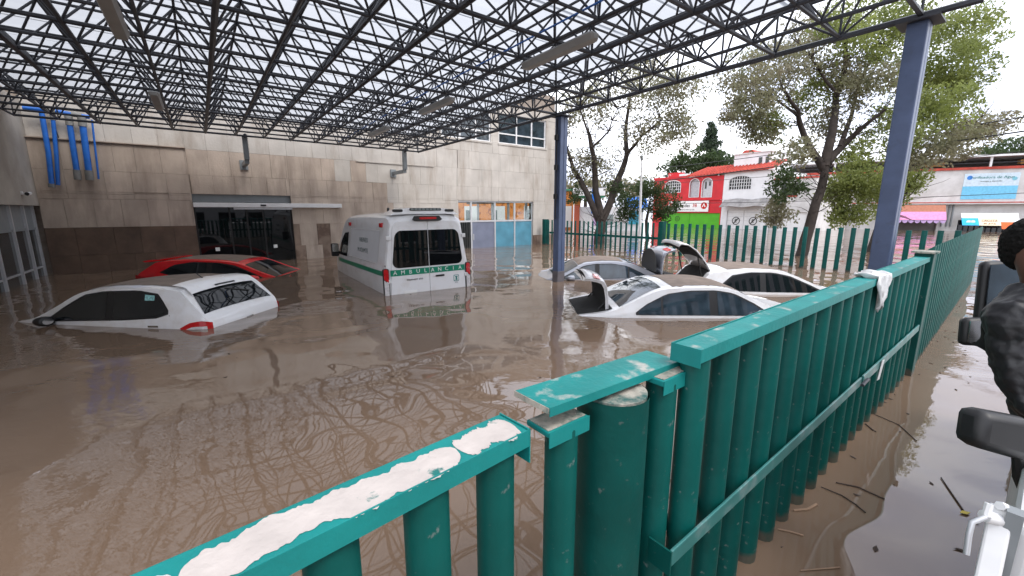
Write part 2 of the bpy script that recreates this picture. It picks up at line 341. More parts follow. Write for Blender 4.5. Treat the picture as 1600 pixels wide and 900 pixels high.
# left wing: concrete over glazed doors, at a right angle to the facade
wing = thing('hospital_wing', 'raw concrete wing wall above grey glazed doors, left of the entrance facade', 'building', W(0, 0, 0), (0, 0, ANG))
MB().box(-4.2, WA0, 6, WB-.02, 1.95, 4.75).build('concrete_wall', 'concrete', wing)
for b0, b1 in ((14.2, 15.4), (15.4, 16.4), (16.4, 17.2), (12.6, 14.2), (10.6, 12.6)):
    MB().box(WA0-.20, WA0-.17, b0+.04, b1-.04, -.9, 1.3).build('door_glass', 'door_glass', wing)
    MB().box(WA0-.20, WA0-.17, b0+.04, b1-.04, 1.36, 1.949).build('upper_panel', 'grey_metal', wing)
    MB().box(WA0-.24, WA0-.12, b1-.04, b1+.035, -.9, 1.949).build('door_frame', 'alu', wing)
    MB().box(WA0-.22, WA0-.14, b0+.036, b1-.041, 1.3, 1.36).build('door_rail', 'grey_metal', wing)
    MB().box(WA0-.168, WA0-.14, b0+.1, b1-.1, .25, .29).build('push_bar', 'alu', wing)
MB().box(-9, -4.3, 2, WB-.02, 4.71, 10.5).build('unseen_upper_storey', 'interior', wing); MB().box(-9, -4.2, 2, WB-.02, 4.5, 4.7).build('wing_roof', 'concrete', wing)  # dark unseen storey added to keep bright sky out of the water's reflection
MB().box(-4.2, WA0, 6, 10.6, -1, 1.948).build('lower_wall', 'concrete', wing)
MB().box(-4.2, WA0-.25, 10.6, WB, -1, 1.948).build('inner_wall', 'interior', wing)
sc_ = thing('security_camera', 'small white bullet camera on the concrete wing wall', 'camera', W(WA0, 15.9, 2.25), (0, 0, ANG))
MB().box(0, .03, -.04, .04, -.04, .04).build('mount', 'white_metal', sc_)
MB().path([(.03, 0, 0), (.12, 0, -.01)], .012, 6).build('arm', 'white_metal', sc_)
MB().path([(.12, .16, 0), (.12, -.08, -.02)], .04, 10).build('housing', 'white_metal', sc_, smooth=True)
MB().path([(.12, -.08, -.02), (.12, -.11, -.022)], .043, 10).build('lens_hood', 'black', sc_)

# blue pipes in the corner
PI_G = 'blue pipes hanging in the facade corner'
def pipe(pts, r, lab, sock=None, g=PI_G):
    o = thing('water_pipe', lab, 'pipe', W(0, 0, 0), (0, 0, ANG), g)
    r *= .78
    MB().path(pts, r, 12).build('pipe', 'pipe_blue', o, smooth=True)
    for q in sock or []: MB().path(q, r*1.25, 12).build('socket', 'pipe_grey', o, smooth=True)
yb = WB-.26
pipe([(-3.45, yb, 4.5), (-2.95, yb, 4.5), (-2.2, yb, 4.42)], .07, 'blue horizontal pipe running along the top of the stone wall', [[(-3.05, yb, 4.51), (-2.85, yb, 4.485)], [(-2.55, yb, 4.46), (-2.35, yb, 4.44)]])
pipe([(-3.12, yb, 4.4), (-3.14, yb, 3.4), (-3.2, yb, 2.5)], .075, 'long blue down pipe with black lower end beside the concrete wing', [[(-3.2, yb, 2.55), (-3.21, yb, 2.45)]])
pipe([(-2.92, yb, 4.4), (-3.0, yb, 3.3), (-3.08, yb, 2.52)], .06, 'blue down pipe leaning against the longest pipe', [[(-2.92, yb, 4.42), (-2.93, yb, 4.25)]])
pipe([(-2.62, yb, 4.38), (-2.66, yb, 2.85)], .085, 'blue down pipe with grey end socket beside the thickest one', [[(-2.62, yb, 4.4), (-2.625, yb, 4.15)], [(-2.655, yb, 2.95), (-2.665, yb, 2.68)]])
pipe([(-2.36, yb, 4.38), (-2.42, yb, 2.85)], .095, 'thickest blue down pipe with grey end socket', [[(-2.36, yb, 4.4), (-2.37, yb, 4.15)], [(-2.415, yb, 2.95), (-2.425, yb, 2.68)]])
pipe([(-2.16, yb, 4.35), (-2.24, yb, 2.72)], .03, 'thin blue pipe on the outer side of the pipe group')

# ---------------------------------------------------------------- canopy space frame
can = thing('canopy', 'dark steel space frame canopy with translucent white roof sheets', 'canopy', (0, 0, 0), (0, 0, ANG))
ZC, DEP = 4.11, .58; A1, B0 = 7.2, 1.4; DA, DB = .755, .8; NA, NB = 14, 18
A0, B1 = A1-NA*DA, B0+NB*DB
def bar(p, q, r, name, n=6): return MB().path([p, q], r, n, cap=True).build(name, 'steel', can)
for i in range(NA+1):
    a = A1-i*DA; bar((a, B0-.5, ZC), (a, B1, ZC), .026 if i % 3 else .040, 'lower_chord')
for j in range(NB+1):
    b = B0+j*DB; bar((A0, b, ZC+.006), (A1, b, ZC+.006), .022 if j % 2 else .029, 'lower_chord')
for i in range(NA): a = A1-(i+.5)*DA; bar((a, B0+.1-.6, ZC+DEP), (a, B1-.1, ZC+DEP), .02, 'upper_chord')
for j in range(NB): b = B0+(j+.5)*DB; bar((A0+.1, b, ZC+DEP+.005), (A1-.1, b, ZC+DEP+.005), .02, 'upper_chord')
# diagonals: four per pyramid
dm = []
for sx in (-1, 1):
    for sy in (-1, 1):
        me = MB().path([(sx*DA/2, sy*DB/2, 0), (0, 0, DEP)], .0155, 6, cap=False).mesh('diagonal'); me.materials.append(MT['steel']); dm.append((sx, sy, me))
cells = []
for i in range(NA):
    for j in range(NB):
        a, b = A1-(i+.5)*DA, B0+(j+.5)*DB; p = W(a, b, ZC-CAM_H)
        y = p.y*.983-p.z*.184; vis = y > .5 and abs(p.x/y) < 1.35 and (p.y*.184+p.z*.983)/y < .75
        cells.append((p.length if vis else 99, a, b))
cells.sort(); rest = MB()
for k, (d, a, b) in enumerate(cells):
    for sx, sy, me in dm:
        if k < 73: inst(me, 'diagonal', can, (a, b, ZC))
        else: rest.path([(a+sx*DA/2, b+sy*DB/2, ZC), (a, b, ZC+DEP)], .0155, 5, cap=False)
o = rest.build('diagonal_mass', 'steel', can, recalc=False); o['kind'] = 'stuff'
# vertical posts of the edge trusses
for j in range(NB+1):
    b = B0+j*DB
    bar((A1-.02, b, ZC), (A1-.02, b, ZC+DEP*.95), .016, 'edge_post')
bar((A1-.02, B0-.5, ZC+DEP*.95), (A1-.02, B1, ZC+DEP*.95), .024, 'edge_chord')
for j in range(NB):
    b = B0+j*DB; bar((A1-.02, b if j % 2 else b+DB, ZC), (A1-.02, b+DB if j % 2 else b, ZC+DEP*.95), .016, 'edge_brace')
for i in range(NA+1):
    a = A1-i*DA; bar((a, B1, ZC), (a, B1, ZC+DEP*.9), .014, 'edge_post')
bar((A0, B1, ZC+DEP*.9), (A1, B1, ZC+DEP*.9), .02, 'edge_chord')
# roof sheets: corrugated strips across the frame
b = B0-.6; k = 0
while b < B1-.1:
    b2 = min(b+1.04, B1+.05); rows = []
    for q in range(9):
        f = q/8; bb = lerp(b, b2+.06, f); rows.append([(aa, bb, ZC+DEP+.06+.012*math.sin(q*math.pi/2)+(.012 if q == 8 else 0)+.012*k % .02) for aa in (A0-.1, A0+3.4, A0+6.8, A1+.12)])
    MB().grid(rows).build('roof_sheet', 'sheet', can); b = b2; k += 1
# brackets from the wall
for a in (1.4, 6.7):
    MB().box(a-.07, a+.07, 16.0-.07, 16.0+.07, 3.42, ZC+.03).build('bracket_post', 'grey_metal', can)
    MB().box(a-.06, a+.06, 16.0, WB-.03, 3.3, 3.42).build('bracket_arm', 'grey_metal', can)
    MB().box(a-.12, a+.12, WB-.06, WB-.012, 3.2, 3.52).build('bracket_plate', 'grey_metal', can)
    bar((a, 16.0, ZC+.02), (a, B1-.1, ZC+.02), .05, 'bracket_head')
MB().path([(A1-3.2, B0, ZC+.09), (A1-3.2, 9, ZC+.09), (A1-3.0, B1, ZC+.09)], .014, 6).build('conduit', 'pipe_blue', can)

# columns
for a, b, lab in ((7.3, 7.72, 'blue grey steel column standing in open water beside the grey sedan'), (7.3, 1.42, 'blue grey steel column with mud stain just behind the green fence')):
    c_ = thing('steel_column', lab, 'column', W(a, b, -1), (0, 0, ANG), 'columns of the canopy')
    mb = MB()
    for x, y in ((-.06, 0), (.062, 0)):    # two channels welded into a box
        mb.box(x-.058, x+.058, -.1, .1, 1.0 if 0 else 0, ZC+1-.06)
    mb.build('shaft', 'column', c_, bevel=.012)
    MB().box(-.124, .124, -.104, .104, 0, 1.28).build('muddy_foot', 'column_dirty', c_, bevel=.012)
    MB().box(-.2, .2, -.2, .2, ZC+1-.06, ZC+1-.036).build('cap_plate', 'steel', c_)
    if b > 5:
        for z in (3.1, 3.8, 4.5): MB().box(-.19, -.125, -.04, .04, z, z+.12).build('junction_box', 'black', c_)
        MB().path([(-.15, 0, 2.6), (-.15, 0, 5.0)], .015, 6).build('cable', 'black', c_)

# fluorescent lamps under the frame
LG = 'lamps under the canopy'
for a, b, z, lab in ((4.3, 4.68, 4.0, 'long grey fluorescent lamp over the sunken white sedan'), (4.3, 8.45, 4.0, 'grey fluorescent lamp second along the row towards the far facade'),
                     (4.3, 12.0, 4.0, 'grey fluorescent lamp closest to the facade in the row over the ambulance'), (-.55, 6.9, 4.0, 'grey fluorescent lamp over the white hatchback side'), (-.45, 11.5, 4.0, 'grey fluorescent lamp nearest the blue pipes')):
    l_ = thing('fluorescent_lamp', lab, 'lamp', W(a, b, z), (0, 0, ANG), LG)
    rows = []
    for y, s_ in ((-.74, .55), (-.71, .9), (-.66, 1), (.66, 1), (.71, .9), (.74, .55)):
        rows.append([(x*s_, y, zz*s_) for x, zz in ((-.09, .03), (-.07, .06), (.07, .06), (.09, .03), (.06, -.045), (-.06, -.045))])
    mb = MB().grid(rows, closed=True); mb.f.append(tuple(range(6))); mb.f.append(tuple(range(30, 36))); mb.build('housing', M('grey_lamp_housing', (.34, .34, .33), .5, .08, 5) if 'grey_lamp_housing' not in bpy.data.materials else bpy.data.materials['grey_lamp_housing'], l_, smooth=30)
    for y in (-.5, .5): MB().path([(0, y, .06), (0, y, .12)], .01, 6).build('hanger', 'steel', l_)
    MB().path([(0, .74, 0), (.02, .85, .02), (.05, .8, .09)], .012, 6).build('cable', 'steel', l_)

# ---------------------------------------------------------------- fences
def slat_mesh(h, w=.058, d=.05, top=0):
    rows = []
    for z, s_ in ((-1.0, 1), (h-.01, 1), (h, .93)):
        rows.append([(w*s_*math.cos(2*math.pi*k/12), d*s_*math.sin(2*math.pi*k/12), z+(top*(math.sin(2*math.pi*k/12)) if z > 0 else 0)) for k in range(12)])
    mb = MB().grid(rows, closed=True); mb.f.append(tuple(range(24, 36))); me = mb.mesh('slat', smooth=50); me.materials.append(MT['fence']); return me
def rail_box(o, name, a0, a1, y0, y1, z0, z1, mt): return MB().box(a0, a1, y0, y1, z0, z1).build(name, mt, o, bevel=.004)

# near gate leaf (right of the big post)
fb = lambda a: .715+.022*a
th = math.atan(.022)
def fthing(name, lab, catg, a, grp=None): return thing(name, lab, catg, W(a, fb(a), 0), (0, 0, ANG+th), grp)
S1 = slat_mesh(1.285)
gate = fthing('fence_gate', 'sea green slatted gate leaf with capped top rail and diagonal-seeming middle bar', 'fence', 1.34)
L = 6.1-1.34
tr = rail_box(gate, 'top_rail', 0, L, -.052, .052, 1.285, 1.325, 'fence_rail')
MB().box(-.004, L, -.057, -.053, 1.278, 1.328).build('rail_lip', 'fence_worn', tr); MB().box(-.004, L, .053, .057, 1.278, 1.328).build('rail_lip', 'fence_worn', tr)
MB().box(-.008, -.005, -.057, .057, 1.26, 1.328).build('rail_end', 'fence_worn', tr)
x = .07; k = 0
while x < L-.02:
    inst(S1, 'slat', gate, (x, random.uniform(-.004, .004), 0), (0, 0, random.uniform(-.06, .06))); x += .235
mr = rail_box(gate, 'middle_bar', -.12, 2.42, -.072, -.06, .535, .60, 'bar')
rail_box(gate, 'middle_bar', 2.46, 4.72, -.074, -.06, .53, .60, 'bar')
MB().box(-.128, -.121, -.072, .02, .50, .60).build('bar_bracket', 'fence', mr)
rail_box(gate, 'back_bar', -.05, L, .06, .072, .49, .56, 'fence')
MB().path([(2.36, -.09, .56), (2.52, -.09, .565)], .012, 8).build('bolt', 'steel', gate)
# hinge post stub beside the big post, and the loose cap rail
hp = thing('fence_post', 'slim green pipe post between the big pipe post and the gate leaf', 'post', W(1.285, .80, 0), (0, 0, ANG+th))
inst(slat_mesh(1.2, .055, .055), 'pipe', hp)
MB().box(-.07, .11, -.05, .05, 1.2, 1.222).build('cap', 'fence_worn', hp, bevel=.004); MB().box(-.06, .10, -.043, .043, 1.2225, 1.2245).build('bare_top', 'chip', hp); MB().box(-.07, .11, -.053, -.0505, 1.17, 1.223).build('cap_lip', 'fence_worn', hp)
bp = thing('fence_post', 'thick green pipe post with bare whitish top between two fence runs', 'post', W(1.06, .84, 0), (0, 0, ANG+th))
mb = MB(); rows = [[(.12*math.cos(2*math.pi*k/40), .12*math.sin(2*math.pi*k/40), z) for k in range(40)] for z in (-1, 1.19, 1.20)]
mb.grid(rows, closed=True); mb.build('pipe', 'fence', bp, smooth=50)
MB().path([(0, 0, 1.19), (0, 0, 1.204)], .113, 40).build('pipe_cap', 'chip', bp)
sp = thing('fence_post', 'slim green pipe post with rusty open cap left of the big pipe post', 'post', W(.825, .845, 0), (0, 0, ANG+th))
inst(slat_mesh(1.16, .05, .055), 'pipe', sp)
MB().box(-.1, .07, -.05, .05, 1.16, 1.178).build('cap', 'fence_worn', sp, bevel=.004); MB().box(-.095, .062, -.042, .044, 1.1785, 1.1805).build('bare_top', 'chip', sp); MB().box(-.1, .07, -.053, -.0505, 1.13, 1.179).build('cap_lip', 'fence_worn', sp)
lr = thing('loose_rail', 'loose turquoise rail piece lying across the tops of the posts', 'rail', W(1.065, .872, 1.226), (R(-1), R(1.5), ANG+R(1)))
MB().box(-.345, .345, -.078, .078, .006, .022).build('rail_plate', 'fence_rail', lr, bevel=.003)
MB().box(-.345, .345, -.0815, -.0785, -.004, .0235).build('rail_lip', 'fence_worn', lr); MB().box(-.348, -.3455, -.078, .078, .004, .0215).build('rail_end', 'chip', lr)
# left run
lf = thing('slat_fence', 'sea green slat fence run with long patches of bare white primer on its rail', 'fence', W(.66, .875, 0), (0, 0, ANG+math.atan(.10)))
LL = 3.2
tr = rail_box(lf, 'top_rail', -LL, 0, -.062, .062, 1.165, 1.20, 'fence_worn')
MB().box(-LL, .004, -.067, -.063, 1.152, 1.203).build('rail_lip', 'fence_worn', tr); MB().box(.001, .005, -.067, .062, 1.10, 1.203).build('rail_end', 'fence_worn', tr)
def blob_patch(x0, x1, seed, hw=.04):      # patch of bare primer with a ragged edge
    rnd = random.Random(seed); n = 110; rows = []
    e1 = e2 = 0
    for i in range(n+1):
        f = i/n; e1 = .94*e1+rnd.uniform(-.005, .005); e2 = .94*e2+rnd.uniform(-.005, .005); tp = min(1, 14*f, 14*(1-f))**.5
        rows.append([(lerp(x0, x1, f), y, 1.2012) for y in (-(hw*tp)+e1*tp-.004, (hw*.72*tp)+e2*tp)])
    return MB().grid(rows).build('bare_patch', 'filler', lf)
blob_patch(-.20, -.012, 1, .052); blob_patch(-.76, -.203, 2, .054); blob_patch(-1.2, -.765, 3, .05); blob_patch(-2.2, -1.21, 4, .045)
S2 = slat_mesh(1.165, .058, .052)
x = -.07
while x > -LL: inst(S2, 'slat', lf, (x, random.uniform(-.004, .004), 0), (0, 0, random.uniform(-.1, .1))); x -= .225
# second run: post and slats with slanted tops
A2, B2c = 15.4, 1.25
d2 = Vector((A2-6.25, B2c-.86)); l2 = d2.length; th2 = math.atan2(d2.y, d2.x)
gp = thing('fence_post', 'broad flat green gate post where the capped rail ends', 'post', W(6.2, .85, 0), (0, 0, ANG+th2))
MB().box(-.1, .1, -.075, .075, -1, 1.36).build('post_body', 'fence', gp, bevel=.008)
MB().box(-.14, .14, -.1, .1, 1.362, 1.38).build('cap', 'chip', gp)
run2 = thing('slat_fence', 'uncapped sea green slats with slanted tops running on to the street corner', 'fence', W(6.25, .86, 0), (0, 0, ANG+th2))
S3 = slat_mesh(1.38, .065, .06, -.05)
x = .2
while x < l2: inst(S3, 'slat', run2, (x, 0, 0), (0, 0, random.uniform(-.05, .05))); x += .235
MB().box(.12, l2, .075, .09, .45, .52).build('back_bar', 'fence', run2)
# back fence along the street
def back_run(b0, b1, lab, pitch, w, rail, h=1.3, a0=15.5, a1=15.5):
    d = Vector((a1-a0, b1-b0)); th_ = math.atan2(d.y, d.x)
    f = thing('slat_fence', lab, 'fence', W(a0, b0, 0), (0, 0, ANG+th_)); S = slat_mesh(h, w, w*.8, 0); x = .3
    while x < d.length-.1: inst(S, 'slat', f, (x, 0, random.uniform(-.02, .02)), (0, random.uniform(-.008, .008), 0)); x += pitch
    if rail: MB().box(.12, d.length-.12, -.09, -.055, .62, .72).build('rail', 'fence', f)
    else: MB().box(.12, d.length-.12, .06, .09, -.3, -.2).build('rail', 'fence', f)
back_run(1.3, 9.9, 'widely spaced thick green slats in front of the shops across the street', .30, .062, False, 1.3, 15.4, 15.3)
back_run(10.1, 16.7, 'thin green slats with one horizontal rail next to the hospital corner', .27, .045, True, 1.32, 15.3, 14.9)
for b, a, lab in ((10.0, 15.3, 'square green fence post joining thin and thick slat runs'), (16.85, 14.9, 'square green fence post against the hospital corner pillar')):
    p_ = thing('fence_post', lab, 'post', W(a, b, 0), (0, 0, ANG)); MB().box(-.14, .14, -.1, .1, -1, 1.36).build('post_body', 'fence', p_, bevel=.01)
    MB().box(-.15, .15, -.11, .11, 1.36, 1.375).build('cap', 'fence', p_)
# cloth on the rail, tag on the bar
cl = MB(); rows = []
for i in range(13):
    f = i/12; r_ = []
    for j in range(9):
        g_ = j/8
        if g_ < .5: y, z = lerp(.075, -.07, g_*2), 1.345+.012*math.sin(i*1.9+j)
        else: y, z = -.078-.012*math.sin(i*2.3+j), lerp(1.34, 1.14-.06*math.sin(i*.9), (g_-.5)*2)
        r_.append((lerp(-.17, .17, f)*(1 if g_ < .6 else lerp(1, .55, (g_-.6)/.4))+.012*math.sin(j*2+i), y, z+.012*math.sin(i*2.7+j*.6)))
    rows.append(r_)
rag = cl.grid(rows).build('cloth_rag', 'cloth_white', smooth=True); sd_ = rag.modifiers.new('s', 'SOLIDIFY'); sd_.thickness = .006
rag.location = W(3.95, fb(3.95), 0); rag.rotation_euler = (0, 0, ANG+th); tag(rag, 'dirty white rag draped over the green gate rail', 'rag')
tg = MB().box(-.04, .04, -.002, .002, -.17, .0).build('paper_tag', 'cloth_white'); tg.location = W(4.35, fb(4.35)-.085, .60); tg.rotation_euler = (R(3), R(6), ANG+th)
tag(tg, 'long white paper tag hanging from the middle bar of the gate', 'tag')

# ================================================================ CARS
class Car:
    def __init__(s, name, label, loc, yaw, pitch, roll, top, belt, width, k, paint, group=None, crown=.045, nspan=4, cap0=False):
        s.root = thing(name, label, 'ambulance' if name == 'ambulance' else 'car', loc, (R(roll), R(pitch), R(yaw)), group)
        s.belt, s.width, s.k, s.crown = belt, width, k, crown
        s.top = cat(top, nspan); rows = []
        for x, t_ in s.top: rows.append(s.section(x, t_))
        mb = MB().grid(rows); n = len(rows[0])
        mb.f.append(tuple(range(n))); mb.f.append(tuple(range(len(mb.v)-n, len(mb.v))))
        s.body = mb.build('body', paint, s.root, smooth=35); s.paint = paint
    def half(s, x, t_):
        wb = interp(s.width, x); b = min(interp(s.belt, x), t_-.015); h = t_-b
        pts = [(wb*.93, min(.2, b-.3)), (wb*.99, min(.45, b-.2)), (wb*1.005, b-.12), (wb, b)]
        pts += [(wb-s.k*h*q, b+h*q) for q in (.25, .5, .75, .9)]
        yt = wb-s.k*h*.98; cr_ = min(s.crown, .1*h+.012)
        pts += [(yt*f, t_-cr_*f*f-(.018*min(1, h/.3) if f == .97 else 0)) for f in (.97, .88, .7, .45, .2)]
        return pts
    def section(s, x, t_):
        p = s.half(x, t_); return [(x, y, z) for y, z in p]+[(x, 0, t_)]+[(x, -y, z) for y, z in reversed(p)]
    def side(s, x, z, off, sg):
        b = interp(s.belt, x); wb = interp(s.width, x); y = wb-s.k*max(0, z-b)
        return (x, sg*(y+off), z)
    def window(s, name, cols, mt, sg, off=.006, parent=None, rows=3, smooth=True):
        """cols: (x, z_low, z_high) along the side"""
        g_ = [[s.side(x, lerp(z0, z1, j/rows), off, sg) for j in range(rows+1)] for x, z0, z1 in cols]
        return MB().grid(g_).build(name, mt, parent or s.root, smooth=smooth)
    def tpoint(s, u):
        i = min(int(u), len(s.top)-2); f = u-i; return lerp(s.top[i][0], s.top[i+1][0], f), lerp(s.top[i][1], s.top[i+1][1], f), i
    def ontop(s, name, u0, u1, f0, f1, mt, off=.006, n=8, m_=8, jag=0, seed=0, parent=None):
        """patch that follows the roof / windscreen / deck: u in spans of the profile, f = fraction of half width (or list of edge functions)"""
        rnd = random.Random(seed); rows = []
        for i in range(n+1):
            u = lerp(u0, u1, i/n); x, t_, k_ = s.tpoint(u)
            (xa, za), (xb, zb) = s.top[k_], s.top[k_+1]; d = Vector((xb-xa, zb-za)).normalized(); nx, nz_ = -d.y, d.x
            if nz_ < 0 and abs(d.x) > .05: nx, nz_ = -nx, -nz_
            wb = interp(s.width, x); b = min(interp(s.belt, x), t_-.015); h = t_-b; yt = wb-s.k*h*.98; cr_ = min(s.crown, .1*h+.012)
            a = (f0(i/n) if callable(f0) else f0)+rnd.uniform(-jag, jag); c_ = (f1(i/n) if callable(f1) else f1)+rnd.uniform(-jag, jag); r_ = []
            for j in range(m_+1):
                f = lerp(a, c_, j/m_); r_.append((x+nx*off, yt*f, t_-cr_*f*f-(.018*max(0, (abs(f)-.88)/.09) if abs(f) > .88 else 0)+nz_*off))
            rows.append(r_)
        return MB().grid(rows).build(name, mt, parent or s.root, smooth=True)
    def mirror(s, x, z, sg, mt):
        y = interp(s.width, x)
        rows = []
        for dx, s_ in ((-.10, .75), (-.085, 1), (0, 1), (.06, .8), (.09, .35)):
            rows.append([(x+dx, sg*(y+.13+.105*s_*math.cos(q*math.pi/6)), z+.075*s_*math.sin(q*math.pi/6)) for q in range(12)])
        mb = MB().grid(rows, closed=True); mb.f.append(tuple(range(12))); mb.f.append(tuple(range(48, 60))); o = mb.build('door_mirror', mt, s.root, smooth=50)
        MB().path([(x, sg*(y-.03), z-.05), (x, sg*(y+.06), z-.04)], .03, 8).build('mirror_arm', 'black', o)
        MB().add([(x-.103, sg*(y+.13+.07*math.cos(q*math.pi/6)), z+.05*math.sin(q*math.pi/6)) for q in range(12)], [tuple(range(12))]).build('mirror_glass', 'chrome', o)
def cols(tab_lo, tab_hi, xs): return [(x, interp(tab_lo, x), interp(tab_hi, x)) for x in xs]
def fr(a, b, n): return [lerp(a, b, i/n) for i in range(n+1)]

# ---- white hatchback
N = 4
c = Car('hatchback_car', 'white hatchback sunk to its door handles with mud on the roof', (-4.55, 6.92, -.82), 172.5, 1.3, 0,
        [(0, .35), (.0, .62), (.03, .88), (.10, 1.02), (.26, 1.22), (.42, 1.405), (.56, 1.465), (1.15, 1.51), (1.8, 1.495), (2.2, 1.42), (2.62, 1.18), (3.0, .985), (3.35, .92), (3.65, .80), (3.82, .6), (3.85, .4)],
        [(0, .96), (.5, .98), (2.0, .93), (3.0, .9), (3.85, .7)], [(0, .70), (.1, .765), (.35, .82), (1.2, .845), (2.4, .845), (3.3, .82), (3.65, .74), (3.85, .58)], .26, 'carwhite')
lo = [(.62, 1.06), (.8, 1.0), (1.4, .965), (2.75, .93)]; hi = [(.62, 1.12), (.80, 1.37), (1.15, 1.425), (1.75, 1.41), (2.1, 1.355), (2.45, 1.16), (2.75, .965)]
for sg in (1, -1):
    d = c.window('window_surround', cols(lo, hi, fr(.62, 2.75, 22)), 'black', sg, .005)
    c.window('side_window', cols([(.69, 1.07), (.85, 1.02), (1.55, .985)], [(.69, 1.13), (.84, 1.345), (1.15, 1.405), (1.55, 1.40)], fr(.69, 1.55, 10)), 'carglass', sg, .009, d)
    c.window('side_window', cols([(1.68, .98), (2.68, .95)], [(1.68, 1.39), (1.78, 1.39), (2.08, 1.33), (2.42, 1.145), (2.68, .985)], fr(1.68, 2.66, 10)), 'carglass', sg, .009, d)
    lp = c.window('tail_light', cols([(.0, .82), (.12, .76), (.30, .76), (.44, .84)], [(.0, .92), (.12, .955), (.28, .93), (.44, .845)], fr(0, .44, 8)), 'lampred', sg, .012)
    c.window('lamp_lens', cols([(.06, .79), (.3, .79), (.36, .81)], [(.06, .865), (.25, .865), (.36, .82)], fr(.06, .36, 6)), 'lampwhite', sg, .016, lp)
    c.window('door_seam', cols([(.60, .5), (.606, .5)], [(.60, 1.05), (.606, 1.05)], (.60, .607)), 'black', sg, .003)
    c.window('door_seam', cols([(1.6, .5), (1.61, .5)], [(1.6, .965), (1.61, .965)], (1.6, 1.607)), 'black', sg, .003)
    c.window('door_handle', cols([(.78, .86), (.95, .86)], [(.78, .89), (.95, .89)], fr(.78, .95, 3)), 'chrome', sg, .02)
    c.mirror(2.62, .97, sg, 'black')
c.ontop('windscreen', 9.1*N, 11*N-1, -.9, .9, 'carglass', .007, 10)
rw = c.ontop('rear_window', 3*N+1, 5*N-.6, lambda f: -lerp(.93, .82, f), lambda f: lerp(.93, .82, f), 'carglass', .008, 8)
c.ontop('spoiler', 5*N-1.2, 6*N+1, -.9, .9, 'carwhite', .045, 6)
c.ontop('brake_light', 5*N-.9, 5*N-.3, -.28, .28, 'black', .05, 2)
MB().path([(.24, -.35, 1.22), (.33, .05, 1.33)], .009, 6).build('wiper', 'black', c.root)
c.ontop('mud_film', 6*N+1, 9*N+0, -.88, .84, 'mud', .007, 26, 8, .02, 4)
MB().box(-.004, .008, -.08, .06, .80, .84).build('badge', 'chrome', c.root)
c.window('rear_sticker', cols([(.84, 1.27), (1.02, 1.27)], [(.84, 1.345), (1.02, 1.36)], fr(.86, 1.02, 2)), M('teal_sticker', (.25, .5, .5), .5, .5, 60), 1, .012)
MB().path([(.62, .1, 1.48), (.66, .12, 1.53), (.72, .14, 1.6)], .008, 6).build('antenna', 'black', c.root)
lp_ = MB(); lp_.path([(.75+.1*math.cos(q*.6)-.01*q, -.1-.1*math.sin(q*.6), 1.497) for q in range(18)], .008, 5); lp_.build('rope_loop', 'cloth_white', c.root)

c.root.scale = (1.05, 1.05, 1.0)
# ---- red car
c = Car('hatchback_car', 'red car sunk to its windows against the brown stone wall', (-10.35, 11.75, -.90), 4, 1.6, 0,
        [(0, .4), (.02, .8), (.08, 1.0), (.2, 1.12), (.42, 1.32), (.56, 1.40), (1.2, 1.475), (1.9, 1.46), (2.3, 1.39), (2.75, 1.17), (3.15, 1.0), (3.6, .90), (3.95, .78), (4.1, .55), (4.12, .4)],
        [(0, .98), (.5, 1.0), (2.0, .95), (3.1, .9), (4.12, .7)], [(0, .70), (.15, .78), (.5, .83), (1.4, .85), (2.6, .85), (3.4, .82), (3.9, .70), (4.12, .5)], .27, 'carred')
lo = [(.6, 1.08), (.85, 1.0), (2.9, .94)]; hi = [(.6, 1.1), (.9, 1.30), (1.3, 1.385), (1.85, 1.375), (2.2, 1.315), (2.6, 1.12), (2.9, .965)]
for sg in (1, -1):
    d = c.window('window_surround', cols(lo, hi, fr(.6, 2.9, 22)), 'black', sg, .005)
    c.window('side_window', cols([(.72, 1.065), (1.6, .99)], [(.72, 1.14), (.92, 1.28), (1.3, 1.36), (1.6, 1.36)], fr(.72, 1.6, 10)), 'carglass', sg, .009, d)
    c.window('side_window', cols([(1.72, .985), (2.78, .96)], [(1.72, 1.355), (1.85, 1.35), (2.2, 1.285), (2.58, 1.105), (2.78, .99)], fr(1.72, 2.76, 10)), 'carglass', sg, .009, d)
    c.mirror(2.72, 1.0, sg, 'carred')
    c.window('tail_light', cols([(.0, .84), (.35, .84)], [(.0, 1.0), (.35, .93)], fr(0, .35, 6)), 'lampred', sg, .01)
c.ontop('windscreen', 8.2*4, 10*4-.6, -.9, .9, 'carglass', .007, 10)
c.ontop('rear_window', 3*4+1, 5*4-.6, -.82, .82, 'carglass', .007, 8)
c.ontop('mud_film', 5*4+2, 8*4-1, -.84, .84, 'mud', .006, 14, 8, .03, 7)
sp_ = MB(); sp_.grid([[(.22, y, 1.33), (.16, y, 1.36), (.30, y, 1.40), (.52, y, 1.41), (.5, y, 1.375)] for y in fr(-.66, .66, 8)], closed=True); sp_.f += [(0, 1, 2, 3, 4), tuple(range(40, 45))]
sp_.build('spoiler', 'carred', c.root, smooth=40)
MB().path([(2.95, -.3, 1.07), (3.05, .2, 1.05)], .01, 6).build('wiper', 'black', c.root)

c.root.scale = (1.2, 1, 1)
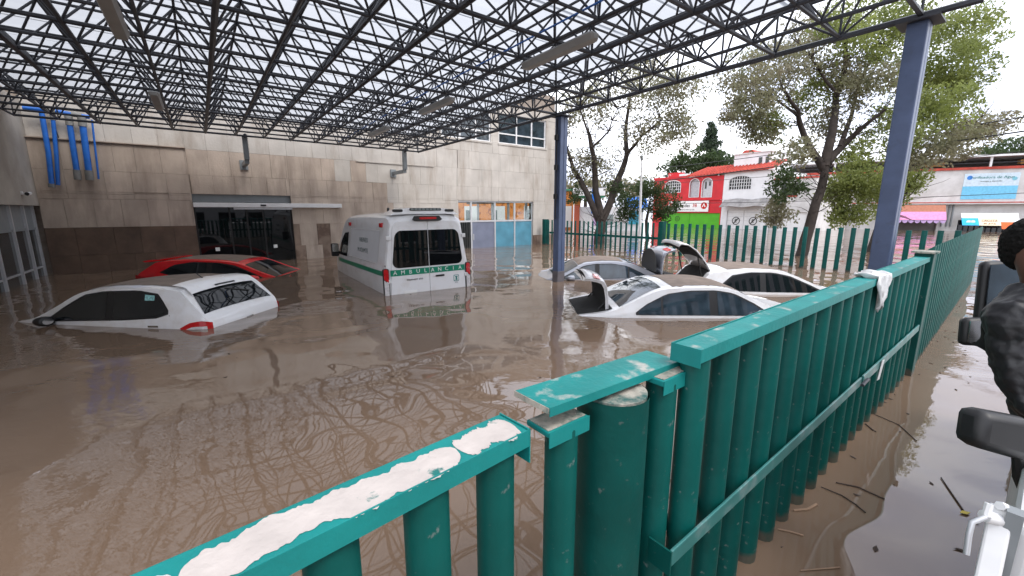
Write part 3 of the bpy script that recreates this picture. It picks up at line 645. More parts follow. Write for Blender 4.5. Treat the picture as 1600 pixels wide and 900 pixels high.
# ---- white sedan with open boot
def boot(c, paint, u0, u1, hx, hz, ang, Ld, hw, lamps, off=.008):
    c.ontop('boot_dark_sheet', u0, u1, -.86, .86, 'blackhole', off, 6)  # black sheet over the closed deck, dark of the open boot as colour
    h_ = bpy.data.objects.new('boot_lid', None)
    rows = []; inner = []
    prof = [(0, 0), (-.18, .015), (-.36, .005), (-.45, -.03), (-.49, -.10), (-.53, -.22), (-.55, -.34)]
    sc_l = Ld/.55; Rm = Matrix.Rotation(R(ang), 3, 'Y')
    for i, (x, z) in enumerate(prof):
        wv = hw*(1 if i < 4 else lerp(1, .9, (i-3)/3)); r_ = []; q_ = []
        for y in fr(-1, 1, 10):
            cvx = .05*(y*y); v = Vector((x*sc_l*(1)+cvx*(i/6), y*wv, z-.03*y*y)); v2 = Vector((x*sc_l*.96+.02+cvx*(i/6), y*wv*.94, z-.05-.03*y*y))
            r_.append(Rm @ v+Vector((hx, 0, hz))); q_.append(Rm @ v2+Vector((hx, 0, hz)))
        rows.append(r_); inner.append(q_)
    bpy.data.objects.remove(h_)
    lid = MB().grid(rows).build('boot_lid', paint, c.root, smooth=40); sd2 = lid.modifiers.new('s', 'SOLIDIFY'); sd2.thickness = .02
    MB().grid(inner).build('lid_liner', 'blackhole', lid, smooth=40)
    mb = MB()
    for q in range(len(rows)-1): mb.add([rows[q][0], rows[q+1][0], inner[q+1][0], inner[q][0]], [(0, 1, 2, 3)]); mb.add([rows[q][-1], rows[q+1][-1], inner[q+1][-1], inner[q][-1]], [(0, 1, 2, 3)])
    mb.add([rows[-1][0], rows[-1][-1], inner[-1][-1], inner[-1][0]], [(0, 1, 2, 3)]); mb.build('lid_edge', paint, lid)
    for sg in (1, -1):
        a_ = [[Rm @ Vector((x*sc_l-.012+.05*y*y*f_, sg*y*hw*.97, z-.03*y*y+.004))+Vector((hx, 0, hz)) for y in fr(.5, 1.0, 4)] for x, z, f_ in ((-.487, -.095, .66), (-.51, -.14, .75), (-.532, -.21, .83))]
        MB().grid(a_).build('tail_light', 'lampred', lid, smooth=True)
        p0 = Vector((hx, sg*hw*.8, hz))
        pts = [p0+Vector((-.28, 0, -.2)), p0+Vector((-.16, 0, -.02)), p0+Vector((-.06, 0, .08)), p0+Rm @ Vector((-.16, 0, -.05))]
        MB().path(pts, .017, 8).build('hinge_arm', 'black', c.root, smooth=60)
    return lid
c = Car('sedan_car', 'white sedan sunk to its window sills with boot lid raised and muddy roof', (1.12, 7.68, -.915), -.5, -.6, 0,
        [(0, .45), (.0, .80), (.05, .91), (.12, .935), (.5, 1.0), (.72, 1.07), (1.1, 1.26), (1.45, 1.405), (1.85, 1.445), (2.4, 1.445), (2.75, 1.385), (3.15, 1.19), (3.55, 1.0), (4.0, .93), (4.4, .82), (4.62, .6), (4.65, .4)],
        [(0, .86), (.5, .92), (1.0, .95), (3.4, .91), (4.65, .7)], [(0, .68), (.12, .76), (.6, .85), (1.5, .875), (3.0, .875), (3.8, .84), (4.4, .72), (4.65, .5)], .30, 'carwhite')
lo = [(1.02, .955), (3.32, .925)]; hi = [(1.02, 1.0), (1.2, 1.13), (1.55, 1.30), (1.95, 1.355), (2.4, 1.355), (2.7, 1.305), (3.05, 1.13), (3.32, .955)]
for sg in (1, -1):
    d = c.window('window_surround', cols(lo, hi, fr(1.02, 3.32, 24)), 'black', sg, .005)
    c.window('side_window', cols([(1.08, .965), (1.45, .96)], [(1.08, 1.03), (1.2, 1.11), (1.45, 1.235)], fr(1.08, 1.45, 6)), 'carglass2', sg, .009, d)
    c.window('side_window', cols([(1.49, .962), (2.28, .95)], [(1.49, 1.25), (1.6, 1.295), (1.95, 1.335), (2.28, 1.337)], fr(1.49, 2.28, 8)), 'carglass2', sg, .009, d)
    c.window('side_window', cols([(2.42, .95), (3.22, .935)], [(2.42, 1.33), (2.68, 1.285), (3.02, 1.115), (3.22, .985)], fr(2.42, 3.2, 8)), 'carglass2', sg, .009, d)
    c.mirror(3.15, .98, sg, 'carwhite')
c.ontop('rear_window', 5*4+.5, 7*4+.6, lambda f: -lerp(.90, .84, f), lambda f: lerp(.90, .84, f), 'carglass2', .007, 10)
c.ontop('windscreen', 10.3*4, 12*4-.6, -.9, .9, 'carglass2', .007, 10)
c.ontop('mud_film', 7*4+2.5, 10*4+1, -.88, .84, 'mud', .006, 26, 8, .035, 3)
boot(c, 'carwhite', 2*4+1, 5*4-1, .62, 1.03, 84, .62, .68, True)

# ---- white hatch with raised tailgate
c = Car('hatchback_car', 'white car with raised tailgate behind the white sedan', (4.05, 9.75, -1.0), -2, -.5, 0,
        [(0, .5), (.02, .9), (.06, 1.05), (.16, 1.2), (.34, 1.42), (.48, 1.50), (1.2, 1.56), (1.8, 1.54), (2.15, 1.46), (2.6, 1.24), (3.0, 1.06), (3.5, .98), (3.95, .82), (4.1, .5)],
        [(0, 1.0), (1.0, 1.02), (3.0, .96), (4.1, .7)], [(0, .72), (.12, .80), (.6, .86), (1.4, .875), (2.6, .87), (3.4, .83), (3.9, .70), (4.1, .5)], .27, 'carwhite')
lo = [(.55, 1.1), (.8, 1.06), (2.85, 1.01)]; hi = [(.55, 1.14), (.85, 1.40), (1.25, 1.465), (1.75, 1.455), (2.1, 1.38), (2.5, 1.2), (2.85, 1.03)]
for sg in (1, -1):
    d = c.window('window_surround', cols(lo, hi, fr(.55, 2.85, 22)), 'black', sg, .005)
    c.window('side_window', cols([(.66, 1.10), (1.45, 1.045)], [(.66, 1.2), (.88, 1.38), (1.25, 1.445), (1.45, 1.44)], fr(.66, 1.45, 8)), 'carglass', sg, .009, d)
    c.window('side_window', cols([(1.58, 1.04), (2.72, 1.02)], [(1.58, 1.435), (1.75, 1.43), (2.08, 1.355), (2.48, 1.18), (2.72, 1.05)], fr(1.58, 2.72, 10)), 'carglass', sg, .009, d)
c.ontop('tailgate_dark_sheet', 2*4, 5*4-.5, -.85, .85, 'blackhole', .01, 6)  # black sheet over the solid rear stands in for the dark load space
c.ontop('windscreen', 8*4, 10*4-.5, -.9, .9, 'carglass', .007, 10)
c.ontop('mud_film', 5*4+2, 8*4-1, -.84, .80, 'mud', .006, 14, 8, .03, 8)
rows = []; inner = []
for x, z, wv in ((.46, 1.49, .58), (.35, 1.66, .62), (.21, 1.84, .66), (.05, 2.01, .68), (-.12, 2.12, .67), (-.28, 2.14, .64), (-.33, 2.07, .6)):
    rows.append([(x+.03*y*y, y*wv, z-.05*y*y) for y in fr(-1, 1, 10)]); inner.append([(x+.03+.03*y*y, y*wv*.92, z-.07-.05*y*y) for y in fr(-1, 1, 10)])
tgt = MB().grid(rows).build('tailgate', 'carwhite', c.root, smooth=40); tgt.modifiers.new('s', 'SOLIDIFY').thickness = .02
MB().grid(inner).build('tailgate_liner', 'blackhole', tgt, smooth=True)
MB().grid([[(q[0]-.004, q[1]*.8, q[2]+.014) for q in r_] for r_ in rows[1:3]]).build('rear_window', 'carglass', tgt, smooth=True)
for sg in (1, -1): MB().path([(.3, sg*.6, 1.2), (.12, sg*.6, 1.9)], .014, 6).build('gas_strut', 'black', c.root)

# ---- grey sedan, boot open
c = Car('sedan_car', 'silver grey sedan facing the steel column with its boot lid raised', (4.62, 11.7, -.97), 181, -.3, 0,
        [(0, .45), (.0, .85), (.05, 1.0), (.12, 1.02), (.5, 1.05), (.72, 1.09), (1.1, 1.28), (1.45, 1.42), (1.85, 1.47), (2.4, 1.465), (2.75, 1.40), (3.15, 1.19), (3.55, 1.0), (4.0, .93), (4.4, .82), (4.6, .6), (4.62, .4)],
        [(0, .95), (1.0, .98), (3.4, .93), (4.62, .7)], [(0, .68), (.12, .76), (.6, .85), (1.5, .875), (3.0, .875), (3.8, .84), (4.4, .72), (4.62, .5)], .30, 'cargrey')
lo = [(1.0, 1.02), (3.35, .96)]; hi = [(1.0, 1.05), (1.2, 1.16), (1.55, 1.32), (1.95, 1.38), (2.4, 1.375), (2.72, 1.32), (3.08, 1.13), (3.35, .985)]
for sg in (1, -1):
    d = c.window('window_surround', cols(lo, hi, fr(1.0, 3.35, 24)), 'black', sg, .005)
    c.window('side_window', cols([(1.08, 1.02), (1.5, 1.01)], [(1.08, 1.08), (1.2, 1.14), (1.5, 1.275)], fr(1.08, 1.5, 6)), 'carglass2', sg, .009, d)
    c.window('side_window', cols([(1.54, 1.01), (2.3, 1.0)], [(1.54, 1.29), (1.6, 1.315), (1.95, 1.36), (2.3, 1.355)], fr(1.54, 2.3, 8)), 'carglass2', sg, .009, d)
    c.window('side_window', cols([(2.42, 1.0), (3.25, .98)], [(2.42, 1.35), (2.68, 1.305), (3.02, 1.135), (3.25, 1.01)], fr(2.42, 3.22, 8)), 'carglass2', sg, .009, d)
    c.mirror(3.1, 1.02, sg, 'cargrey')
c.ontop('windscreen', 10.3*4, 12*4-.6, -.9, .9, 'carglass2', .007, 10)
c.ontop('rear_window', 5*4+.5, 7*4+.6, -.86, .86, 'carglass2', .007, 10)
c.ontop('mud_film', 7*4+2, 10*4+1, -.86, .86, 'mud', .006, 20, 8, .03, 13)
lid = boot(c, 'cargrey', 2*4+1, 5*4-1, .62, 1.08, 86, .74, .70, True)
MB().grid([[(lerp(.655, .66, u)+.02+.03*v*v, v*.62*(1-.25*u**4), lerp(1.12, 1.72, u)-.12*v*v*u) for v in fr(-1, 1, 10)] for u in fr(0, 1, 6)]).build('lid_dark_reflection', 'black', lid, smooth=True)  # black sheet on the lid's outer face, a dark reflection put into colour

# ---- ambulance
AMB = 'ambulance'
HDG = 124.5
c = Car('ambulance', 'white high-roofed ambulance van sunk to its rear bumper with green stripe', (-1.88, 9.28, -.74), HDG, .9, -.4,
        [(0.0, 2.36), (.03, 2.42), (.12, 2.49), (.4, 2.53), (2.0, 2.55), (3.3, 2.53), (3.75, 2.44), (4.1, 2.15), (4.55, 1.65), (4.9, 1.32), (5.3, 1.2), (5.5, .95), (5.55, .6)],
        [(0, 1.3), (4.2, 1.3), (4.9, 1.15), (5.55, .8)], [(0, .985), (.06, 1.01), (.4, 1.03), (4.0, 1.03), (4.8, 1.0), (5.3, .9), (5.55, .7)], .155, 'carwhite', crown=.07)
def rear(name, pts, mt, x=-.012, parent=None, thick=.012, bevel=0):
    k = len(pts); mb = MB().add([(x, -y, z) for y, z in pts]+[(x+thick, -y, z) for y, z in pts], [tuple(range(k)), tuple(reversed(range(k, 2*k)))]+[(i, i+k, (i+1) % k+k, (i+1) % k) for i in range(k)])
    return mb.build(name, mt, parent or c.root, bevel=bevel)
def rrect(y0, y1, z0, z1, r, corners=(1, 1, 1, 1), n=5):
    out = []
    for (cy, cz, a0), on in zip(((y0+r, z0+r, 180), (y1-r, z0+r, 270), (y1-r, z1-r, 0), (y0+r, z1-r, 90)), corners):
        if on: out += [(cy+r*math.cos(R(a0+90*i/n)), cz+r*math.sin(R(a0+90*i/n))) for i in range(n+1)]
        else: out.append({180: (y0, z0), 270: (y1, z0), 0: (y1, z1), 90: (y0, z1)}[a0])
    return out
tap = lambda pts: [(y*(1-.155*max(0, z-1.3)/1.0), z) for y, z in pts]
dl = rear('rear_door', tap(rrect(-.93, -.006, .5, 2.33, .16, (0, 0, 0, 1))), 'carwhite', -.022, thick=.03, bevel=.006)
dr = rear('rear_door', tap(rrect(.006, .93, .5, 2.33, .16, (0, 0, 1, 0))), 'carwhite', -.022, thick=.03, bevel=.006)
rear('rear_window', tap(rrect(-.86, -.012, 1.32, 2.13, .15, (1, 0, 0, 1))), 'dark_glass', -.030, dl, .008)
rear('rear_window', tap(rrect(.012, .86, 1.32, 2.13, .15, (0, 1, 1, 0))), 'dark_glass', -.030, dr, .008)
rear('stripe', [(-.90, 1.15), (-.008, 1.15), (-.008, 1.285), (-.90, 1.285)], 'green_tape', -.0255, dl, .003); rear('stripe', [(.008, 1.15), (.90, 1.15), (.90, 1.285), (.008, 1.285)], 'green_tape', -.0255, dr, .003)
REAR = Matrix(((0, 0, -1, 0), (-1, 0, 0, 0), (0, 1, 0, 0), (0, 0, 0, 1)))   # text x -> -y, text y -> z, facing -x
def rtext(s_, y, z, size, mt, par, sx=1): return text(s_, 'lettering', size, mt, par, Matrix.Translation((-.029, -y, z)) @ REAR, .002, sx=sx)
for i, ch in enumerate('AMBULANCIA'):
    y = -.80+i*.175; rtext(ch, y, 1.217, .125, 'white_vinyl', dl if y < 0 else dr, 1.0)
rtext('TRANSIT 350', -.36, 1.04, .055, 'black', dl, 1.2)
rear('number_plate', [(-.62, .74), (-.32, .74), (-.32, .80), (-.62, .80)], 'white_vinyl', -.03, dl, .006)
rear('door_handle', rrect(.14, .36, 1.055, 1.095, .018), 'black', -.045, dr, .02)
for pts in (rrect(.60, .74, .90, 1.05, .02), ): rear('emblem', pts, 'teal_vinyl', -.026, dr, .003)
rear('emblem_field', rrect(.615, .725, .915, 1.035, .02), 'white_vinyl', -.029, dr, .003)
rear('emblem_figure', [(.63, 1.02), (.71, 1.02), (.69, .98), (.70, .93), (.67, .92), (.64, .93), (.65, .98)], 'teal_vinyl', -.0315, dr, .002)
rtext('IMSS', .67, .87, .035, 'grey_vinyl', dr)
for sg, lab in ((-1, 1), (1, 1)):
    th_ = rear('tail_light', rrect(sg*.995-.07, sg*.995+.06, .55, 1.33, .04), 'black', -.03, None, .05)
    rear('lamp_lens', [(sg*.995-.055, 1.1), (sg*.995+.045, 1.02), (sg*.995+.045, 1.28), (sg*.995+.02, 1.315), (sg*.995-.04, 1.315), (sg*.995-.055, 1.28)], 'lampred', -.038, th_, .008)
    rear('lamp_lens', [(sg*.995-.055, .58), (sg*.995+.045, .58), (sg*.995+.045, 1.0), (sg*.995-.055, 1.08)], 'lampwhite', -.037, th_, .007)
    for z in (1.93, 1.0): MB().box(-.035, .02, sg*(.90 if z > 1.5 else .94)-.05, sg*(.90 if z > 1.5 else .94)+.05, z, z+.09).build('hinge', 'white_metal', c.root, bevel=.01)
bl = rear('brake_light', [(-.34, 2.36), (-.28, 2.33), (.28, 2.33), (.34, 2.36), (.27, 2.44), (-.27, 2.44)], 'black', -.09, None, .12)
rear('lamp_lens', rrect(-.2, .2, 2.365, 2.415, .02), 'lampred', -.097, bl, .007)
rows = [[(x, y, 2.46+hh*(1-abs(y/.80)**6)) for y in fr(-.80, .80, 12)] for x, hh in ((.02, .02), (.05, .15), (.45, .17), (.85, .05))]
lb = MB().grid(rows).build('light_platform', 'carwhite', c.root, smooth=50)
rear('light_bar', rrect(-.37, .37, 2.555, 2.61, .02), 'black', .02, lb, .04)
for i in range(8): rear('lamp_cell', rrect(-.35+i*.0885, -.28+i*.0885, 2.565, 2.60, .008), 'grey_vinyl', .015, lb, .006)
for y in (-.66, .56): rear('corner_lamp', rrect(y-.09, y+.13, 2.53, 2.585, .02), 'black', .02, lb, .04)
for sg in (1, -1):
    c.window('stripe', cols([(.06, 1.15), (4.6, 1.15)], [(.06, 1.26), (4.6, 1.26)], fr(.08, 4.4, 12)), 'green_tape', sg, .008, None, 1)
    pnl = c.window('side_panel', cols([(.5, 1.42), (3.05, 1.42)], [(.5, 2.12), (3.05, 2.12)], fr(.5, 3.05, 3)), M('grey_white_panel', (.62, .63, .65), .4, .04, 2) if 'grey_white_panel' not in bpy.data.materials else bpy.data.materials['grey_white_panel'], sg, .006, None, 2)
    for x0, x1, z0, z1 in ((.5, 3.05, 1.40, 1.42), (.5, 3.05, 2.12, 2.14), (3.05, 3.07, 1.40, 2.14)): c.window('panel_trim', cols([(x0, z0), (x1, z0)], [(x0, z1), (x1, z1)], fr(x0, x1, 3)), 'white_metal', sg, .014, pnl, 1)
    c.window('side_window', cols([(3.3, 1.36), (4.45, 1.36)], [(3.3, 2.03), (3.75, 2.0), (4.1, 1.76), (4.45, 1.4)], fr(3.3, 4.42, 10)), 'dark_glass', sg, .009)
    for x in (.42, 3.2):
        lm_ = MB().box(x-.07, x+.07, sg*.86-.03, sg*.90+.03, 2.20, 2.30).build('side_lamp', 'lampred', c.root, bevel=.012); MB().box(x+.071, x+.12, sg*.86-.03, sg*.88+.03, 2.20, 2.30).build('lamp_base', 'chrome', lm_)
    MB().box(-.004, .02, sg*1.0-.006, sg*1.0+.006, 1.37, 1.4).build('bolt', 'black', c.root)
    mm = MB().box(4.2, 4.34, sg*1.14-.10, sg*1.14+.10, 1.30, 1.68).build('door_mirror', 'black', c.root, bevel=.03)
    MB().path([(4.3, sg*1.0, 1.4), (4.27, sg*1.1, 1.42)], .035, 8).build('mirror_arm', 'black', mm)
    MB().box(4.194, 4.199, sg*1.14-.08, sg*1.14+.08, 1.44, 1.66).build('mirror_glass', 'chrome', mm)
    SIDE = Matrix(((-1, 0, 0, 0), (0, 0, 1, 0), (0, 1, 0, 0), (0, 0, 0, 1))) if sg == 1 else Matrix(((1, 0, 0, 0), (0, 0, -1, 0), (0, 1, 0, 0), (0, 0, 0, 1)))
    for s_, z, sz in (('ABE/NEX', 1.87, .17), ('M-XSAMTE', 1.62, .17)):
        y = sg*(1.03-.155*(z-1.3)+.012); text(s_, 'lettering', sz, 'grey_vinyl', pnl, Matrix.Translation((1.75, y, z)) @ SIDE, .002, sx=1.15)
MB().path([(1.4, .4, 2.53), (1.4, .4, 2.6), (1.38, .4, 2.64)], .03, 8).build('roof_antenna', 'black', c.root)

# ================================================================ ACROSS THE STREET
def cmat(name, c_, **k): return bpy.data.materials.get(name) or M(name, c_, **k)
RED = cmat('weathered_red_paint', (.55, .02, .028), rough=.7, var=.15, scale=1.5, c2=(.6, .45, .42), f2=.66, s2=1.4, sharp=.03)
WHT = cmat('white_wall_paint', (.72, .72, .73), rough=.8, var=.06, scale=1, c2=(.55, .53, .5), f2=.68, s2=1.2, sharp=.15)
TILE = cmat('terracotta_roof', (.42, .06, .04), rough=.8, var=.25, scale=3)
GREEN = cmat('bright_green_shutter', (.08, .42, .01), rough=.5, var=.08, scale=2)
GREYW = cmat('grey_corrugated', (.25, .24, .235), rough=.8, var=.3, scale=2)
LGREY = cmat('light_grey_wall', (.62, .61, .60), rough=.85, var=.1, scale=.8, c2=(.36, .34, .32), f2=.62, s2=.7, sharp=.2)
def arch_poly(s0, s1, z0, z1, rise, n=10):
    return [(s0, z0), (s1, z0)]+[((s0+s1)/2+(s1-s0)/2*math.cos(math.pi*i/n), z1-rise+rise*math.sin(math.pi*i/n)) for i in range(n+1)]
def arch_opening(root, s0, s1, z0, z1, rise, wall, infill, grille=0, name='window'):
    n = 10                                             # the opening is a hole; spandrels close the corners of the rectangular hole
    arc = [((s0+s1)/2+(s1-s0)/2*math.cos(math.pi*i/n), z1-rise+rise*math.sin(math.pi*i/n)) for i in range(n+1)]
    mb = MB()
    for (xa, za), (xb, zb) in zip(arc, arc[1:]): mb.prism([(xa, za), (xa, z1+.002), (xb, z1+.002), (xb, zb)], .004, .28)
    mb.build('spandrel', wall, root)
    w_ = MB().box(s0, s1, .14, .17, z0, z1-.01).build(name, infill, root)
    fr_ = MB(); out = arch_poly(s0-.07, s1+.07, z0-.05, z1+.07, rise+.05); inn = arch_poly(s0, s1, z0, z1, rise)
    k = len(out)
    for i in range(k): a, b, c_, d_ = out[i], out[(i+1) % k], inn[(i+1) % k], inn[i]; fr_.add([(a[0], -.03, a[1]), (b[0], -.03, b[1]), (c_[0], -.03, c_[1]), (d_[0], -.03, d_[1]), (d_[0], .1, d_[1]), (c_[0], .1, c_[1])], [(0, 1, 2, 3), (3, 2, 5, 4)])
    fr_.build('frame', WHT, w_)
    for i in range(grille):
        x = lerp(s0, s1, (i+1)/(grille+1)); MB().box(x-.022, x+.022, .06, .10, z0, z1-.02).build('bar', 'white_metal', w_)
    if grille:
        for i in range(3): z = lerp(z0, z1, (i+1)/4); MB().box(s0+.02, s1-.02, .05, .058, z-.02, z+.02).build('bar', 'white_metal', w_)
    return w_
def facade(root, s0, s1, z0, z1, holes, mt, depth=.3, name='wall'):
    mb = MB()
    for a, b, c_, d_ in free_rects(s0, s1, z0, z1, holes): mb.box(a, b, 0, depth, c_, d_)
    return mb.build(name, mt, root)
FR = Matrix(((1, 0, 0, 0), (0, 0, -1, 0), (0, 1, 0, 0), (0, 0, 0, 1)))      # text upright, facing -y
def ftext(s_, x, y, z, size, mt, par, sx=1): return text(s_, 'lettering', size, mt, par, Matrix.Translation((x, y, z)) @ FR, .01, sx=sx)
def disc(name, x, z, r, y, mt, par, th=.03, r0=0):
    n = 24; mb = MB()
    if not r0: mb.prism([(x+r*math.cos(2*math.pi*i/n), z+r*math.sin(2*math.pi*i/n)) for i in range(n)], y, y+th)
    else:
        for i in range(n):
            a, b = 2*math.pi*i/n, 2*math.pi*(i+1)/n
            mb.prism([(x+r*math.cos(a), z+r*math.sin(a)), (x+r*math.cos(b), z+r*math.sin(b)), (x+r0*math.cos(b), z+r0*math.sin(b)), (x+r0*math.cos(a), z+r0*math.sin(a))], y, y+th)
    return mb.build(name, mt, par)

HANG = math.atan2(-.8336, .5524); HP = Vector((18.834*1.2, 36*1.2, 0))
rh = thing('red_house', 'red two-storey house with arched openings above a bright green shop shutter', 'house', HP, (0, 0, HANG))
holes = [(-4.8, -3.7, 3.36, 5.3), (-3.32, -2.2, 3.32, 5.27), (-8.0, -6.0, 3.95, 5.25), (-8.3, -1.05, -1, 1.6)]
facade(rh, -9.6, -.96, -1, 5.5, holes, RED); MB().box(-9.6, -.96, .3, 9, -1, 5.4).build('house_body', RED, rh)
arch_opening(rh, -4.8, -3.7, 3.36, 5.3, .5, RED, cmat('grey_niche', (.42, .41, .43), rough=.8), name='balcony_niche')
dd = arch_opening(rh, -3.32, -2.2, 3.32, 5.27, .5, RED, cmat('pale_grey_door', (.5, .5, .52), rough=.6), name='balcony_door')
MB().box(-3.1, -2.9, .12, .138, 4.2, 4.95).build('door_pane', 'dark_glass', dd); MB().box(-2.65, -2.45, .12, .138, 4.5, 4.95).build('door_pane', 'dark_glass', dd)
arch_opening(rh, -8.0, -6.0, 3.95, 5.25, .45, RED, 'dark_glass', 6)
MB().box(-9.7, -.96, -.12, -.002, 2.98, 3.1).build('floor_band', RED, rh)
rf = MB().prism([(0, 0), (1, 0), (1, 1)], 0, 1); rf.v = []; rf.f = []
rf.add([(-5.2, -.35, 5.62), (3.9, -.35, 5.86), (3.9, 2.2, 6.75), (-4.2, 2.2, 6.65), (-5.2, -.35, 5.50), (3.9, -.35, 5.74), (3.9, 2.2, 6.6), (-4.2, 2.2, 6.5)], [(0, 1, 2, 3), (4, 7, 6, 5), (0, 4, 5, 1), (0, 3, 7, 4), (1, 5, 6, 2), (2, 6, 7, 3)])
ro = rf.build('tiled_roof', TILE, rh)
for i in range(26):
    x = -5.1+i*.35; MB().path([(x, -.38, 5.64+.0264*(x+5.2)), (max(x, -4.15) if x < -4.2 else x, 2.15, 6.64+.012*(x+4.2)+.02)], .055, 6).build('tile_ridge', TILE, ro)
MB().box(-9.7, -5.3, -.06, .24, 5.5, 5.72).build('parapet', RED, rh); MB().box(-8.6, -7.2, 1.2, 2.4, 5.4, 6.3).build('roof_box', RED, rh)
MB().box(-6.2, -5.25, -.1, .5, 5.72, 5.95).build('parapet_corner', WHT, rh)
sh = MB().box(-8.3, -1.05, .12, .16, -1, 1.6).build('shop_shutter', GREEN, rh)
for i in range(10): MB().box(-8.28, -1.07, .105, .118, 1.5-i*.16, 1.515-i*.16).build('shutter_rib', GREEN, sh)
MB().box(-4.72, -4.66, .09, .118, -1, 1.58).build('shutter_post', GREEN, sh)
sg_ = MB().box(-7.3, -2.35, -.14, -.05, 1.75, 2.92).build('shop_sign', 'white_vinyl', rh)
ftext('Tiendas', -5.35, -.15, 2.42, .52, 'black', sg_); ftext('3B', -3.95, -.15, 2.42, .52, 'lampred', sg_)
ftext('calidad al menor precio', -4.9, -.15, 1.98, .2, 'grey_vinyl', sg_)
for x in (-2.85, -6.85): disc('logo_disc', x, 2.4, .36, -.17, 'lampred', sg_); MB().prism([(x-.22, 2.25), (x-.1, 2.25), (x, 2.5), (x+.1, 2.25), (x+.22, 2.25), (x, 2.68)], -.185, -.175).build('logo_mark', 'white_vinyl', sg_)
disc('parking_disc', -6.2, .95, .3, .09, 'black', sh, .012, .25); ftext('E', -6.2, .09, .95, .4, 'black', sh)

wh = thing('white_house', 'white two-storey house with arched grille window and roof room', 'house', HP, (0, 0, HANG))
facade(wh, -.94, 3.9, -1, 5.68, [(-.35, 1.85, 3.98, 5.28), (-.3, 3.1, -1, 1.93)], WHT); MB().box(-.94, 3.9, .3, 9, -1, 5.6).build('house_body', WHT, wh)
arch_opening(wh, -.35, 1.85, 3.98, 5.28, .45, WHT, 'dark_glass', 8)
for i in range(2):
    x0 = -.28+i*1.7; gdr = MB().box(x0, x0+1.66, .12, .17, -1, 1.92).build('garage_door', 'white_metal', wh)
    xc = x0+.92; disc('sign_ring', xc, .83, .40, .10, 'black', gdr, .015, .33); ftext('E', xc, .10, .83, .5, 'black', gdr, 1.2)
    for k in range(5): MB().box(x0+.05, x0+1.6, .112, .119, .0+k*.42, .012+k*.42).build('door_rib', 'grey_metal', gdr)
    if i == 0 or 1: MB().add([(xc-.27, .094, .60), (xc-.2, .094, .54), (xc+.27, .094, 1.06), (xc+.2, .094, 1.12)], [(0, 1, 2, 3)]).build('slash', 'black', gdr)
aw = MB(); aw.grid([[(x, -.02 if j == 0 else -.9+.05*math.sin(x*3), (3.02 if j == 0 else 2.25)+.06*math.sin(x*2.3+j)) for j in range(2)] for x in fr(-.7, 3.8, 24)]); a_ = aw.build('awning', GREYW, wh); a_.modifiers.new('s', 'SOLIDIFY').thickness = .04
MB().box(-.9, 2.65, 1.5, 6, 5.6, 7.55).build('roof_room', WHT, wh); MB().box(-1.0, 2.75, 1.4, 6.1, 7.55, 7.66).build('room_roof', LGREY, wh)
for x in (1.6, 2.25): MB().box(x, x+.32, 1.46, 1.497, 6.35, 7.1).build('room_window', 'dark_glass', wh)
MB().prism([(-.5, 7.67), (1.0, 7.67), (.6, 8.0), (-.2, 8.0)], 2, 4).build('tank_cover', TILE, wh)
MB().path([(-.85, 1.6, 7.6), (-.85, 1.6, 8.5)], .05, 6).build('roof_post', 'grey_metal', wh)
gh = thing('grey_house', 'low grey rendered house half hidden by the leafy tree', 'house', HP, (0, 0, HANG))
facade(gh, 3.95, 7.4, -1, 4.7, [(4.6, 6.0, 3.2, 4.3), (4.5, 7, -1, 1.7)], LGREY); MB().box(3.95, 7.4, .3, 8, -1, 4.6).build('house_body', LGREY, gh)
for a, b in ((4.6, 6.0),):
    w_ = MB().box(a, b, .15, .18, 3.2, 4.3).build('window', 'dark_glass', gh); MB().box(a-.05, b+.05, -.06, -.003, 3.1, 3.2).build('sill', TILE, w_)
MB().box(4.5, 7, .15, .19, -1, 1.7).build('garage_door', 'white_metal', gh); MB().box(3.95, 7.5, -.1, .4, 4.7, 4.85).build('parapet', TILE, gh)

# right-hand shop building
PR = Vector((39.1*1.1, 33.66*1.1, 0)); RANG = math.atan2(-.4789, .8779)
rb = thing('shop_building', 'long pale shop building with open roof terrace and faded blue banner', 'building', PR, (0, 0, RANG))
facade(rb, -16, 14, -1, 5.45, [(-7.2, -3.7, -1, 1.5), (-2.3, 1.2, -1, 1.0), (3, 6, -1, 1.5)], LGREY); MB().box(-16, 14, .3, 9, -1, 5.4).build('building_body', LGREY, rb)
MB().box(-16, 14, -.12, .4, 5.45, 5.66).build('coping', TILE, rb); MB().box(-16, 14, -.55, -.002, 2.42, 2.52).build('ledge', LGREY, rb); MB().box(-16, 14, -.56, -.3, 2.525, 2.62).build('ledge_tiles', TILE, rb)
MB().box(-16, 14, -.4, 6, 6.5, 6.66).build('terrace_roof', 'white_metal', rb)
for x in (-12, -6.5, -1, 4.5, 10): MB().box(x-.07, x+.07, -.2, -.06, 5.66, 6.5).build('terrace_post', 'white_metal', rb)
MB().box(-16, 14, 3.5, 3.7, 5.42, 6.5).build('terrace_wall', 'interior', rb)
MB().path([(-16, -.05, 6.0), (14, -.05, 6.0)], .03, 6).build('terrace_rail', 'steel', rb)
for x in (-4.5, 1.6): MB().box(x-.6, x+.7, .4, .9, 5.85, 6.2).build('crate_stack', cmat('ochre_wood', (.35, .2, .06), rough=.8), rb)
MB().box(-7.2, -3.7, .2, .24, -1, 1.5).build('shop_front', 'interior', rb); MB().box(-2.3, 1.2, .2, .24, -1, 1.0).build('shop_front', 'dark_glass', rb); MB().box(3, 6, .2, .24, -1, 1.5).build('shop_front', 'grey_metal', rb)
for x in fr(-2.2, 1.1, 9): MB().box(x-.02, x+.02, .1, .14, -1, 1.0).build('window_bar', 'steel', rb)
for x in (-3.4, -3.05, -2.8): MB().box(x-.05, x+.05, -.12, -.003, .4, 2.4).build('meter_pipe', 'grey_metal', rb)
